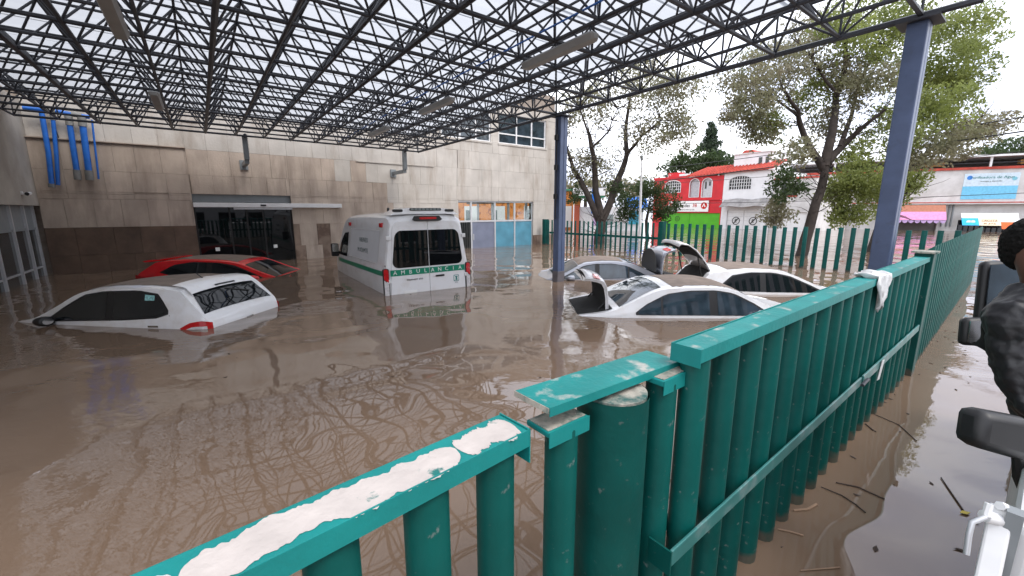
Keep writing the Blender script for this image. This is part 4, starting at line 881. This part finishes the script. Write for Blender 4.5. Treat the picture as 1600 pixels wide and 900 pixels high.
bn = thing('banner', 'faded white and blue water shop banner on the pale shop building', 'banner', PR, (0, 0, RANG))
BLU = cmat('sky_blue_print', (.16, .50, .72), rough=.6); PAL = cmat('pale_blue_print', (.55, .66, .74), rough=.6)
MB().box(-2.45, 1.0, -.03, -.006, 4.0, 5.1).build('banner_top', PAL, bn); MB().box(-2.45, 1.0, -.03, -.006, 2.86, 3.999).build('banner_bottom', BLU, bn)
ftext('Purificadora de Agua', -.7, -.035, 4.75, .30, 'teal_vinyl', bn, 1.1); ftext('entrega a domicilio', -.7, -.035, 4.42, .18, 'grey_vinyl', bn)
disc('drop_logo', -2.1, 4.75, .18, -.045, cmat('blue_print', (.03, .2, .6), rough=.5), bn); disc('drop_logo', .7, 4.6, .16, -.045, cmat('teal_print', (.2, .5, .6), rough=.5), bn)
def awning(name, lab, s0, s1, z0, z1, out, cells, scal=False):
    o = thing(name, lab, 'awning', PR, (0, 0, RANG))
    for a, b, u0, u1, mt in cells:
        pts = [(lerp(s0, s1, a), lerp(-.56, -out, u0), lerp(z1, z0, u0)), (lerp(s0, s1, b), lerp(-.56, -out, u0), lerp(z1, z0, u0)), (lerp(s0, s1, b), lerp(-.56, -out, u1), lerp(z1, z0, u1)), (lerp(s0, s1, a), lerp(-.56, -out, u1), lerp(z1, z0, u1))]
        p_ = MB().add(pts, [(0, 1, 2, 3)]).build('fabric_panel', mt, o); p_.modifiers.new('s', 'SOLIDIFY').thickness = .015
    MB().path([(s0, -out, z0), (s1, -out, z0)], .02, 6).build('front_bar', 'steel', o)
    if scal:
        mb = MB(); n = 9
        for i in range(n):
            a, b = lerp(s0, s1, i/n), lerp(s0, s1, (i+1)/n); mb.add([(a, -out-.004, z0), (b, -out-.004, z0), (lerp(a, b, .85), -out-.004, z0-.22), (lerp(a, b, .5), -out-.004, z0-.3), (lerp(a, b, .15), -out-.004, z0-.22)], [(0, 4, 3, 2, 1)])
        mb.build('scalloped_valance', cmat('lilac_fabric', (.5, .35, .6), rough=.8), o)
    return o
PINK = cmat('pink_fabric', (.72, .28, .5), rough=.8); ORG = cmat('orange_fabric', (.75, .13, .03), rough=.8); BRN = cmat('brown_fabric', (.4, .16, .1), rough=.8); AQ = cmat('aqua_fabric', (.02, .42, .78), rough=.7); CRM = cmat('cream_fabric', (.75, .68, .5), rough=.8)
awning('shop_awning', 'pink and brown awning with scalloped lilac edge', -7.4, -3.5, 1.0, 2.35, 1.3, [(0, 1, 0, .45, BRN), (0, 1, .45, 1, PINK)], True)
aw2 = awning('shop_awning', 'white awning with blue and orange panels on the shop building', -2.4, 1.15, .55, 1.62, 1.3, [(0, 1, 0, .4, 'white_vinyl'), (0, .3, .4, 1, AQ), (.3, .68, .4, 1, CRM), (.68, 1, .4, .7, 'white_vinyl'), (.68, 1, .7, 1.25, ORG)])
AWM = Matrix.Rotation(math.atan2(.74, 1.07)*-1, 4, 'X')
ftext('CROSTA', -.68, -1.08, .98, .26, BRN, aw2); ftext('PLATA', -.68, -1.24, .70, .26, BRN, aw2)
disc('logo_figure', -1.98, .86, .16, -1.12, 'white_vinyl', aw2); disc('logo_figure', -1.72, .86, .16, -1.12, 'white_vinyl', aw2)

# orange mural building and street stall beyond the hospital corner
om = thing('orange_building', 'orange building with scribbled mural seen past the hospital corner', 'building', (0, 42, 0))
ORW = M('orange_mural_wall', (.72, .26, .06), .8, .1, 2, c2=(.35, .09, .02), f2=.57, s2=1.6, sharp=.02)
MB().box(-9, 6.9, 0, 5, -1, 3.75).build('wall', ORW, om); MB().box(-9.2, 7.1, -.3, 5.2, 3.75, 3.95).build('roof_slab', cmat('green_trim', (.02, .2, .1), rough=.6), om)
for x in (-7.5, -4.8, -2.1, 1.2, 4.6):
    w_ = MB().box(x, x+1.4, -.03, -.003, .2, 2.3).build('shop_window', 'white_vinyl', om); MB().box(x+.15, x+.6, -.05, -.033, .4, 1.9).build('poster', 'grey_vinyl', w_)
ms = thing('market_stall', 'white market stall with blue tarpaulins and posters behind the thin slats', 'stall', (9.0, 39, 0), (0, 0, R(-8)))
MB().box(-2.6, 3.2, 0, 4, -1, 2.2).build('stall_wall', WHT, ms); MB().box(-3.3, -.4, -.8, 4, 3.05, 3.2).build('stall_roof', cmat('green_trim', (.02, .2, .1), rough=.6), ms); MB().box(-3.3, -.4, -.85, 4.1, 3.2, 3.9).build('roof_board', WHT, ms)
BT = cmat('blue_tarpaulin', (.01, .16, .62), rough=.5)
MB().add([(1.6, -1.4, 2.1), (3.4, -1.4, 2.1), (3.4, .4, 3.2), (1.6, .4, 3.0), (1.6, -1.4, 2.05), (3.4, -1.4, 2.05), (3.4, .4, 3.15), (1.6, .4, 2.95)], [(0, 1, 2, 3), (4, 7, 6, 5), (0, 4, 5, 1), (2, 6, 7, 3), (0, 3, 7, 4), (1, 5, 6, 2)]).build('tarpaulin', BT, ms)
MB().box(-1.6, -1.0, -.9, -.7, 1.6, 3.8).build('blue_banner', BT, ms)
for i, (x, z, w_, h_, mt) in enumerate(((-2.3, .7, .7, 1.1, 'cloth_white'), (-1.3, .5, .8, 1.2, cmat('lilac_fabric', (.5, .35, .6), rough=.8)), (-.3, .6, .8, .9, 'grey_vinyl'), (.7, .4, .7, 1.0, 'cloth_white'), (1.9, .6, 1.1, 1.2, cmat('aqua_poster', (.05, .35, .5), rough=.6, var=.6, scale=4)))): MB().box(x, x+w_, -.05-.005*i, -.003, z, z+h_).build('poster', mt, ms)
for x in (-3.2, -.5): MB().path([(x, -.7, -1), (x, -.7, 3.05)], .05, 8).build('stall_post', 'white_metal', ms)
MB().box(-3.2, -2.65, -.2, 1, -1, 2.4).build('side_panel', cmat('red_brown_panel', (.35, .08, .04), rough=.8), ms)

# unseen houses added behind the camera for windows and car glass to reflect
for k, (a0, a1, h_, c_, lab) in enumerate(((-14, -2, 6.2, (.36, .33, .29), 'unseen tan two-storey house added behind the camera for reflections'), (-1.8, 9, 7.4, (.30, .31, .33), 'unseen grey three-storey house added behind the camera for reflections'), (9.2, 24, 5.6, (.42, .36, .30), 'unseen cream house added behind the camera for reflections'))):
    o = thing('reflection_house', lab, 'house', W(0, -13, 0), (0, 0, ANG)); mt = cmat('house_render_%s' % 'abc'[k], c_, rough=.85)
    MB().box(a0, a1, -6, 0, -1, h_).build('wall', mt, o); MB().box(a0-.1, a1+.1, -6.1, .15, h_, h_+.2).build('parapet', LGREY, o)
    x = a0+.8
    while x < a1-1.6:
        for z in (.2, 3.2):
            w_ = MB().box(x, x+1.3, .004, .05, z, z+1.5).build('window', 'dark_glass', o); MB().box(x-.06, x+1.36, .004, .09, z-.1, z-.004).build('sill', LGREY, w_)
        x += 2.4
# ---------------------------------------------------------------- trees
F_ = 640; cp, sp_ = math.cos(R(10.62)), math.sin(R(10.62))
def V3(x, y, d): u = (x-800)/F_; v = (450-y)/F_; return Vector((u*d, d*(cp+v*sp_), CAM_H+d*(-sp_+v*cp)))
def leaves(mb, cen, rad, n, size, rnd, sub=14):
    cl_ = [Vector((rnd.gauss(0, .48), rnd.gauss(0, .48), rnd.gauss(0, .48))) for _ in range(sub)]
    for _ in range(n):
        c0 = rnd.choice(cl_); p_ = c0+Vector((rnd.gauss(0, .2), rnd.gauss(0, .2), rnd.gauss(0, .2)))
        if p_.length > 1.15: continue
        q = Vector(cen)+Vector((p_.x*rad[0], p_.y*rad[1], p_.z*rad[2])); s_ = size*rnd.uniform(.6, 1.3)
        u = Vector((rnd.gauss(0, 1), rnd.gauss(0, 1), rnd.gauss(0, .7))).normalized(); v = u.orthogonal().normalized(); v = (Matrix.Rotation(rnd.uniform(0, 6.28), 3, u) @ v)
        w_ = u.cross(v)
        mb.add([q-v*s_, q+w_*s_*.45, q+v*s_, q-w_*s_*.45], [(0, 1, 2, 3)])
def twigs(mb, start, rnd, n, length, r):
    for _ in range(n):
        d = Vector((rnd.gauss(0, 1), rnd.gauss(0, 1), rnd.uniform(-.1, 1.1))).normalized(); p_ = Vector(start); pts = [p_.copy()]
        for k in range(4): d = (d+Vector((rnd.gauss(0, .25), rnd.gauss(0, .25), rnd.gauss(0, .2)))).normalized(); p_ = p_+d*length/4*rnd.uniform(.7, 1.3); pts.append(p_.copy())
        mb.path(pts, [r, r*.75, r*.5, r*.3, r*.12], 4, cap=False)
def tree(name, lab, base, limbs, blobs, seed, size, catg='tree', tw=(6, 1.6, .03), dens=1):
    rnd = random.Random(seed); o = thing(name, lab, catg, base); off = -Vector(base); tr_ = MB()
    for pts, r0, r1 in limbs:
        P = [Vector(q)+off for q in pts]; Q = []
        for i in range(len(P)-1):
            for f in (0, .5): Q.append(P[i].lerp(P[i+1], f)+Vector((rnd.gauss(0, .03), rnd.gauss(0, .03), 0)))
        Q.append(P[-1]); tr_.path(Q, [lerp(r0, r1, i/(len(Q)-1)) for i in range(len(Q))], 8)
        for q in Q[len(Q)//2:]: twigs(tr_, q, rnd, tw[0], tw[1], tw[2])
    tr_.build('trunk', 'bark', o, smooth=60)
    by = {}
    for cen, rad, n, mt in blobs: leaves(by.setdefault(mt, MB()), Vector(cen)+off, rad, int(n*dens), size, rnd, 22)
    for mt, mb in by.items(): mb.build('crown', mt, o, recalc=False)
    return o
# tree left of the shops
d = 23
limbs = [([V3(937, 392, d), V3(937, 365, d), V3(939, 342, d)], .32, .26),
         ([V3(938, 348, d), V3(915, 300, d), V3(897, 265, d+.5), V3(886, 232, d+1)], .2, .09),
         ([V3(939, 345, d), V3(931, 300, d), V3(928, 250, d-.5), V3(921, 210, d-1)], .22, .10),
         ([V3(940, 345, d), V3(955, 312, d), V3(972, 268, d), V3(980, 240, d), V3(978, 195, d+1), V3(986, 145, d+1)], .24, .07),
         ([V3(980, 240, d), V3(1003, 212, d-1), V3(1033, 188, d-1.5)], .10, .03), ([V3(921, 212, d-1), V3(905, 165, d-1), V3(898, 130, d)], .06, .02), ([V3(925, 230, d-1), V3(950, 205, d-1.5), V3(965, 170, d-2)], .06, .02)]
blobs = [(V3(x, y, d+dd_), (r, r, r*.8), n, mt) for x, y, dd_, r, n, mt in ((905, 180, 0, 1.5, 500, 'leaf_olive'), (930, 130, 0, 1.8, 500, 'leaf_olive'), (985, 130, 0, 2.2, 900, 'leaf_olive'), (1045, 150, -1, 1.9, 900, 'leaf_olive'), (1065, 200, -1, 1.3, 500, 'leaf_olive'), (1010, 210, -1, 1.4, 400, 'leaf_olive'),
         (945, 250, 0, 1.3, 280, 'leaf_olive'), (905, 260, 0, 1.2, 260, 'leaf_olive'), (960, 300, .4, .9, 260, 'leaf_dark'), (1000, 60, 0, 2.5, 700, 'leaf_olive'), (900, 300, 1, .9, 160, 'leaf_dark'))]
tree('street_tree', 'sparse brownish tree forking into three limbs next to the thin slats', (V3(937, 392, d).x, V3(937, 392, d).y, -1), limbs, blobs, 3, .085, dens=3.6)
# big leafy tree
d = 16.6
limbs = [([V3(1252, 405, d), V3(1258, 375, d), V3(1270, 335, d), V3(1284, 295, d), V3(1290, 258, d)], .22, .14),
         ([V3(1288, 265, d), V3(1268, 235, d), V3(1252, 195, d), V3(1246, 172, d-.5), V3(1225, 140, d-1)], .15, .05), ([V3(1290, 260, d), V3(1300, 205, d), V3(1308, 150, d+.5), V3(1322, 95, d+.5), V3(1318, 40, d)], .19, .05),
         ([V3(1292, 255, d), V3(1318, 225, d), V3(1345, 200, d-.5), V3(1385, 170, d-1)], .16, .05), ([V3(1312, 230, d), V3(1330, 180, d+1), V3(1345, 120, d+1), V3(1380, 70, d)], .10, .03), ([V3(1246, 180, d), V3(1205, 150, d+.5), V3(1180, 150, d)], .06, .02), ([V3(1308, 150, d), V3(1280, 110, d), V3(1250, 70, d-1)], .07, .02)]
bl_ = []
rnd = random.Random(5)
for x, y, r, n, mt in ((1165, 120, 1.1, 500, 'leaf_olive'), (1160, 175, .9, 350, 'leaf_olive'), (1205, 195, .9, 350, 'leaf_lime'), (1270, 150, 1.1, 450, 'leaf_lime'), (1300, 190, .9, 300, 'leaf_olive'), (1530, 60, .9, 400, 'leaf_lime'), (1190, 150, 1.2, 650, 'leaf_olive'), (1220, 100, 1.4, 750, 'leaf_olive'), (1265, 60, 1.5, 800, 'leaf_olive'), (1180, 210, .9, 350, 'leaf_olive'), (1300, 120, 1.3, 500, 'leaf_olive'), (1330, 60, 1.5, 700, 'leaf_lime'), (1390, 60, 1.5, 800, 'leaf_lime'),
                       (1360, 130, 1.3, 600, 'leaf_olive'), (1480, 60, 1.5, 1000, 'leaf_lime'), (1500, 120, 1.2, 1000, 'leaf_lime'), (1460, 170, 1.2, 900, 'leaf_lime'), (1380, 210, 1.2, 800, 'leaf_lime'), (1350, 270, 1.2, 1000, 'leaf_lime'), (1390, 300, 1.0, 800, 'leaf_lime'),
                       (1310, 300, .9, 600, 'leaf_lime'), (1225, 290, .8, 350, 'leaf_dark'), (1215, 330, .8, 350, 'leaf_olive'), (1240, 240, .8, 250, 'leaf_olive'), (1330, 335, .8, 500, 'leaf_lime'), (1440, 240, 1.0, 500, 'leaf_olive'), (1500, 215, .9, 350, 'leaf_olive'), (1430, 110, 1.2, 600, 'leaf_lime'), (1420, 20, 1.6, 600, 'leaf_lime'), (1340, 0, 1.5, 500, 'leaf_lime')):
    bl_.append((V3(x, y, d+rnd.uniform(-.8, 1.2)), (r, r, r*.85), n, mt))
tree('street_tree', 'big leafy tree with twisted dark trunk and lime green crown behind the thick slats', (V3(1252, 405, d).x, V3(1252, 405, d).y, -1), limbs, bl_, 8, .075, tw=(9, 1.2, .018), dens=3.8)
d = 18.5
limbs = [([V3(1362, 400, d), V3(1372, 362, d), V3(1392, 335, d), V3(1412, 300, d), V3(1425, 260, d)], .24, .13), ([V3(1425, 262, d), V3(1452, 235, d), V3(1490, 212, d), V3(1530, 195, d)], .10, .03), ([V3(1425, 262, d), V3(1415, 200, d), V3(1440, 140, d)], .10, .03)]
tree('street_tree', 'leaning dark tree trunk rising behind the mud stained column', (V3(1362, 400, d).x, V3(1362, 400, d).y, -1), limbs, [(V3(1510, 205, d), (1.4, 1.4, .8), 500, 'leaf_olive'), (V3(1440, 170, d), (1.3, 1.3, 1.1), 700, 'leaf_lime'), (V3(1550, 195, d), (1.0, 1, .6), 260, 'leaf_olive'), (V3(1415, 280, d), (.9, .9, .8), 500, 'leaf_lime')], 12, .08, dens=3)
d = 27
tree('small_tree', 'dark round small tree in front of the red house', (V3(1012, 385, d).x, V3(1012, 385, d).y, -1), [([V3(1012, 380, d), V3(1010, 345, d), V3(1015, 315, d)], .14, .06)],
     [(V3(x, y, d+z), (r, r, r*.85), n, 'leaf_dark') for x, y, z, r, n in ((990, 322, 0, 1.1, 1500), (1022, 310, 0, 1.3, 2000), (1045, 318, .5, .9, 1000), (1005, 295, 0, .9, 900), (1035, 335, 0, .8, 700), (975, 335, .5, .8, 600))], 21, .09, tw=(3, .8, .02))
d = 75
cn = [(V3(1111, y, d), (r, r, 1.3), n, 'leaf_conifer') for y, r, n in ((200, .8, 350), (211, 1.3, 500), (222, 1.8, 700), (234, 2.2, 800), (246, 2.7, 900), (258, 3.0, 900))]
tree('pine_tree', 'tall dark conifer rising behind the red house roof', (V3(1111, 300, d).x, V3(1111, 300, d).y, -1), [([(V3(1111, 300, d).x, V3(1111, 300, d).y, -1), V3(1111, 250, d), V3(1112, 192, d)], .4, .06)], cn, 31, .3, tw=(2, 1, .05))
d = 66
tree('broad_tree', 'broad dark green tree behind the red house beside the conifer', (V3(1075, 300, d).x, V3(1075, 300, d).y, -1), [([(V3(1075, 300, d).x, V3(1075, 300, d).y, -1), V3(1075, 262, d)], .4, .2)], [(V3(x, y, d), (3, 2.5, 2.2), 1300, 'leaf_dark') for x, y in ((1060, 262), (1085, 254), (1110, 258), (1130, 262))], 33, .28, tw=(2, 1, .05))
d = 70
tree('broad_tree', 'dark green tree beyond the shop building terrace', (V3(1580, 300, d).x, V3(1580, 300, d).y, -1), [([(V3(1580, 300, d).x, V3(1580, 300, d).y, -1), V3(1580, 245, d)], .4, .2)], [(V3(x, y, d), (4.5, 3, 2.2), 1100, 'leaf_dark') for x, y in ((1545, 250), (1575, 236), (1610, 228), (1640, 225))], 34, .3, tw=(2, 1, .05))
d = 60
tree('broad_tree', 'olive green trees low behind the market stall roof', (V3(915, 320, d).x, V3(915, 320, d).y, -1), [([(V3(915, 320, d).x, V3(915, 320, d).y, -1), V3(915, 300, d)], .4, .2)], [(V3(x, y, d), (3.5, 3, 1.7), 900, 'leaf_olive') for x, y in ((890, 290), (925, 295), (965, 296), (1000, 290))], 35, .25, tw=(2, 1, .05))
# pale lamp pole by the small tree
pl_ = thing('utility_pole', 'thin whitish pole standing beside the dark small tree', 'pole', (V3(1001, 380, 25.5).x, V3(1001, 380, 25.5).y, -1))
b_ = Vector(pl_.location); MB().path([Vector((0, 0, 0)), V3(1000, 340, 25.5)-b_, V3(1003, 250, 25.5)-b_], [.09, .08, .05], 8).build('shaft', 'white_metal', pl_, smooth=60); MB().path([V3(1003, 250, 25.5)-b_, V3(1002, 243, 25.5)-b_], .09, 8).build('cap', 'grey_metal', pl_)
# overhead cables
for k, (p_, q, sag, r, lab) in enumerate((((860, 300, 42), (1700, 190, 13), .25, .028, 'lowest thick overhead cable crossing from the hospital to the shops'), ((960, 268, 45), (1700, 167, 14), .3, .024, 'upper overhead cable passing across the big tree crown'), ((1050, 318, 40), (1700, 297, 26), .15, .022, 'thin overhead cable level across the blue banner'), ((990, 288, 44), (1700, 225, 18), .3, .016, 'thin overhead cable between the two thick cables'))):
    a, b = V3(*p_), V3(*q); cb = MB().path([a.lerp(b, f)-Vector((0, 0, sag*4*f*(1-f))) for f in fr(0, 1, 24)], r, 5).build('overhead_cable', 'wire'); tag(cb, lab, 'cable', 'cables over the street')

# ---------------------------------------------------------------- truck with mirrors and the man leaning out
tk = thing('truck', 'white truck flank with black mirrors beside the flooded street', 'truck', W(0, 0, 0), (0, 0, ANG))
MB().box(1.62, 5.2, -2.0, -.035, -.9, 1.0).build('body_side', 'white_metal', tk, bevel=.03)
MB().box(1.60, 1.64, -.05, -.02, -.5, 1.03).build('corner_trim', 'grey_metal', tk)
Wi = lambda v: Vector((.8*v.x+.6*v.y, -.6*v.x+.8*v.y, v.z))
P = lambda x, y, d: Wi(V3(x, y, d))
def plate(name, corners, th_, mt, par, bevel=.012):
    a, b, c_, d_ = [Vector(q) for q in corners]; nrm = (b-a).cross(d_-a).normalized()*th_
    return MB().add([a, b, c_, d_, a+nrm, b+nrm, c_+nrm, d_+nrm], [(0, 1, 2, 3), (7, 6, 5, 4), (0, 4, 5, 1), (1, 5, 6, 2), (2, 6, 7, 3), (3, 7, 4, 0)]).build(name, mt, par, smooth=60, bevel=bevel)
m1 = plate('mirror_housing', [P(1545, 408, 2.0), P(1612, 404, 2.02), P(1600, 545, 2.02), P(1530, 542, 2.0)], .05, 'black', tk, .02)
plate('mirror_glass', [P(1549, 414, 1.985), P(1608, 410, 2.0), P(1596, 538, 2.0), P(1535, 535, 1.985)], .004, 'carglass2', m1, 0)
m2 = plate('mirror_housing', [P(1513, 497, 1.96), P(1562, 495, 1.96), P(1560, 543, 1.96), P(1509, 540, 1.96)], .05, 'black', tk, .02)
plate('mirror_glass', [P(1517, 502, 1.945), P(1560, 500, 1.945), P(1557, 538, 1.945), P(1513, 535, 1.945)], .004, 'chrome', m2, 0)
plate('mirror_housing', [P(1540, 642, 1.3), P(1625, 658, 1.3), P(1622, 728, 1.3), P(1531, 702, 1.3)], .09, 'black', tk, .028)
MB().path([P(1590, 690, 1.34), P(1592, 745, 1.36), P(1615, 800, 1.36)], .016, 8).build('mirror_arm', 'black', tk)
MB().path([P(1590, 480, 2.03), P(1640, 520, 2.05), P(1660, 700, 2.0)], .016, 8).build('mirror_arm', 'black', tk)
st = MB().box(-.022, .022, -.014, .014, 0, 1).build('stake', 'white_metal', tk, bevel=.006)
a, b = P(1530, 960, 1.06), P(1566, 792, 1.10); st.location = a; st.rotation_mode = 'QUATERNION'; st.rotation_quaternion = (b-a).to_track_quat('Z', 'Y'); st.scale = (1, 1, (b-a).length)
MB().path([P(1538, 806, 1.09), P(1560, 812, 1.09)], .016, 10).build('clamp', 'white_metal', tk, smooth=60); MB().path([P(1540, 806, 1.085), P(1546, 787, 1.085)], .009, 8).build('clamp_pin', 'white_metal', tk)
MB().path([P(1540, 808, 1.08), P(1519, 816, 1.08), P(1514, 835, 1.08), P(1510, 866, 1.08)], .0065, 8).build('hook', 'alu', tk, smooth=60); MB().path([P(1562, 790, 1.09), P(1590, 803, 1.1)], .012, 6).build('latch_arm', 'white_metal', tk)

man = thing('person', 'man in black shiny jacket with short black hair leaning beside truck mirrors', 'person', V3(1660, 900, 1.75))
mo = Vector(man.location)
def skin(name, pts, edges, rad, mt, parent, sub=2):
    me = bpy.data.meshes.new(name); me.from_pydata([tuple(Vector(q)-mo) for q in pts], edges, []); o = bpy.data.objects.new(name, me); col.objects.link(o); o.parent = parent
    s_ = o.modifiers.new('skin', 'SKIN'); s_.use_smooth_shade = True
    for v, r in zip(me.skin_vertices[0].data, rad): v.radius = r if isinstance(r, tuple) else (r, r)
    me.skin_vertices[0].data[0].use_root = True
    b = o.modifiers.new('sub', 'SUBSURF'); b.levels = sub; b.render_levels = sub; me.materials.append(MT[mt]); return o
dm_ = 1.62
X = lambda x, y, dd_=0: V3(x, y, dm_+dd_)
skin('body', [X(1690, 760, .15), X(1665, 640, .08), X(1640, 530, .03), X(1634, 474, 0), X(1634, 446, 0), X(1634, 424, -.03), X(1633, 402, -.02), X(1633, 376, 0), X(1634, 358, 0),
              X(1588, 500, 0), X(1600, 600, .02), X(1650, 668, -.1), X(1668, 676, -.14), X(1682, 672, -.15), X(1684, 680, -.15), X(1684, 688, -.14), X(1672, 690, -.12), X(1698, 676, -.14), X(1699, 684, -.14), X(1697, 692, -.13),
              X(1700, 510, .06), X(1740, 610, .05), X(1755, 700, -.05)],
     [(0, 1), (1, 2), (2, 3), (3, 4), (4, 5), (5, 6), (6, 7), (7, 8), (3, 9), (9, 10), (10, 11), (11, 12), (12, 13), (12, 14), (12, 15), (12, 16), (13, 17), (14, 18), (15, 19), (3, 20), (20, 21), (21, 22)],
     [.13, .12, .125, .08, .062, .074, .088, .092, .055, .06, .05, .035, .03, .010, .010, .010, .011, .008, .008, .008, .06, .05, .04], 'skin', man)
skin('jacket', [X(1690, 780, .15), X(1662, 640, .08), X(1636, 540, .03), X(1634, 482, 0), X(1634, 440, .01), X(1592, 496, -.01), X(1584, 522, -.01), X(1592, 596, .0), X(1640, 655, -.08), X(1700, 505, .06), X(1742, 612, .05), X(1756, 690, -.04)],
     [(0, 1), (1, 2), (2, 3), (3, 4), (3, 5), (5, 6), (6, 7), (7, 8), (3, 9), (9, 10), (10, 11)],
     [  .17, .155, .15, .12, .092, .09, .085, .072, .05, .085, .07, .05], 'jacket', man)
jk = [o for o in man.children if o.name.startswith('jacket')][0]
tx = bpy.data.textures.new('folds', 'CLOUDS'); tx.noise_scale = .09; dpm = jk.modifiers.new('folds', 'DISPLACE'); dpm.texture = tx; dpm.strength = .045; dpm.mid_level = .5
jk.modifiers['sub'].levels = 4; jk.modifiers['sub'].render_levels = 4
def ell(mb, cen, r, n=14, m_=10, keep=None):
    rows = []
    for i in range(m_+1):
        t_ = math.pi*i/m_; rows.append([Vector(cen)+Vector((r[0]*math.sin(t_)*math.cos(2*math.pi*j/n), r[1]*math.sin(t_)*math.sin(2*math.pi*j/n), r[2]*math.cos(t_)))-mo for j in range(n)])
    return mb.grid(rows, closed=True)
hc = X(1632, 386)
ell(MB(), hc+Vector((-.012, .026, .016)), (.093, .098, .104), 20, 14).build('hair', 'hair', man, smooth=60)
ell(MB(), hc+Vector((-.026, .034, -.012)), (.072, .080, .088), 20, 14).build('side_hair', 'hair', man, smooth=60)
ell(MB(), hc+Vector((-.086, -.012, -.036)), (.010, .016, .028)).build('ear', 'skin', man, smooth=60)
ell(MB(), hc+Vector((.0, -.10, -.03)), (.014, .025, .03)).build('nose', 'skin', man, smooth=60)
for sx in (-1, 1):
    ell(MB(), hc+Vector((sx*.032, -.082, -.004)), (.014, .01, .008)).build('eye', 'white_vinyl', man, smooth=60); ell(MB(), hc+Vector((sx*.032, -.088, .018)), (.022, .012, .006)).build('eyebrow', 'hair', man, smooth=60)
ell(MB(), hc+Vector((0, -.083, -.075)), (.026, .012, .008)).build('mouth', 'lampred', man, smooth=60)
tx2 = bpy.data.textures.new('locks', 'CLOUDS'); tx2.noise_scale = .012
for o in man.children:
    if 'hair' in o.name:
        q = o.modifiers.new('sub', 'SUBSURF'); q.levels = 3; q.render_levels = 3; q = o.modifiers.new('locks', 'DISPLACE'); q.texture = tx2; q.strength = .009
# ---------------------------------------------------------------- floating debris
def gz(x, y): v = V3(x, y, 1)-Vector((0, 0, CAM_H)); t_ = -CAM_H/v.z; return Vector((v.x*t_, v.y*t_, .006))
for pts, r, mt, lab in (([(1283, 762), (1315, 775), (1338, 790), (1352, 802)], .007, 'twig', 'curved dark twig floating beside the gate slats'), ([(1306, 755), (1340, 762), (1382, 781)], .008, 'twig', 'forked dark branch floating beyond the curved twig'),
                        ([(1240, 799), (1262, 797), (1276, 789)], .014, 'twig_pale', 'pale peeled stick touching the gate slats'), ([(1215, 828), (1235, 832), (1255, 838)], .009, 'twig_pale', 'thin reddish stick floating close to the gate slats'),
                        ([(1470, 747), (1482, 765), (1506, 800)], .006, 'twig', 'thin dark straw floating on the bright reflection'), ([(1366, 648), (1405, 665), (1432, 690)], .006, 'twig', 'long thin straw floating off the middle of the gate'), ([(1352, 663), (1364, 673)], .009, 'twig', 'short dark twig close to the gate slats'),
                        ([(1250, 893), (1312, 888)], .006, 'twig_pale', 'thin pale straw floating nearest the truck stake')):
    b0 = gz(*pts[0]); o = MB().path([gz(*q)-b0 for q in pts], [r*.65*(.5+.5*math.sin(.6+2*i/len(pts))) for i in range(len(pts))], 6).build('floating_stick', mt); o.location = b0; tag(o, lab, 'stick', 'sticks floating by the gate')
o = MB().add([(-.03, 0, .004), (0, -.015, .006), (.035, 0, .004), (0, .015, .007), (-.03, 0, .001), (0, -.015, .002), (.035, 0, .001), (0, .015, .003)], [(0, 1, 2, 3), (7, 6, 5, 4), (0, 4, 5, 1), (1, 5, 6, 2), (2, 6, 7, 3), (3, 7, 4, 0)]).build('fallen_leaf', M('yellow_leaf', (.7, .55, .1), .7)); o.location = gz(1507, 803); tag(o, 'small yellow leaf floating on the bright reflection', 'leaf')

rnd = random.Random(77); db = MB()
for i in range(170):
    x, y = rnd.uniform(-9, 9), rnd.uniform(4, 15)
    if rnd.random() < .5: q = W(rnd.uniform(1.5, 14), rnd.gauss(.55, .35)); x, y = q.x, q.y
    s_ = rnd.uniform(.008, .03); a = rnd.uniform(0, 6.28); u = Vector((math.cos(a), math.sin(a), 0))*s_; v = Vector((-u.y, u.x, 0))*.45; c0 = Vector((x, y, .004))
    db.add([c0-u, c0-v, c0+u+Vector((0, 0, .004)), c0+v, c0-Vector((0, 0, .006))], [(0, 1, 2, 3), (0, 4, 1), (1, 4, 2), (2, 4, 3), (3, 4, 0)])
o = db.build('floating_litter', 'twig'); o['kind'] = 'stuff'; o['label'] = 'scattered bits of leaf and litter floating on the muddy water'; o['category'] = 'litter'
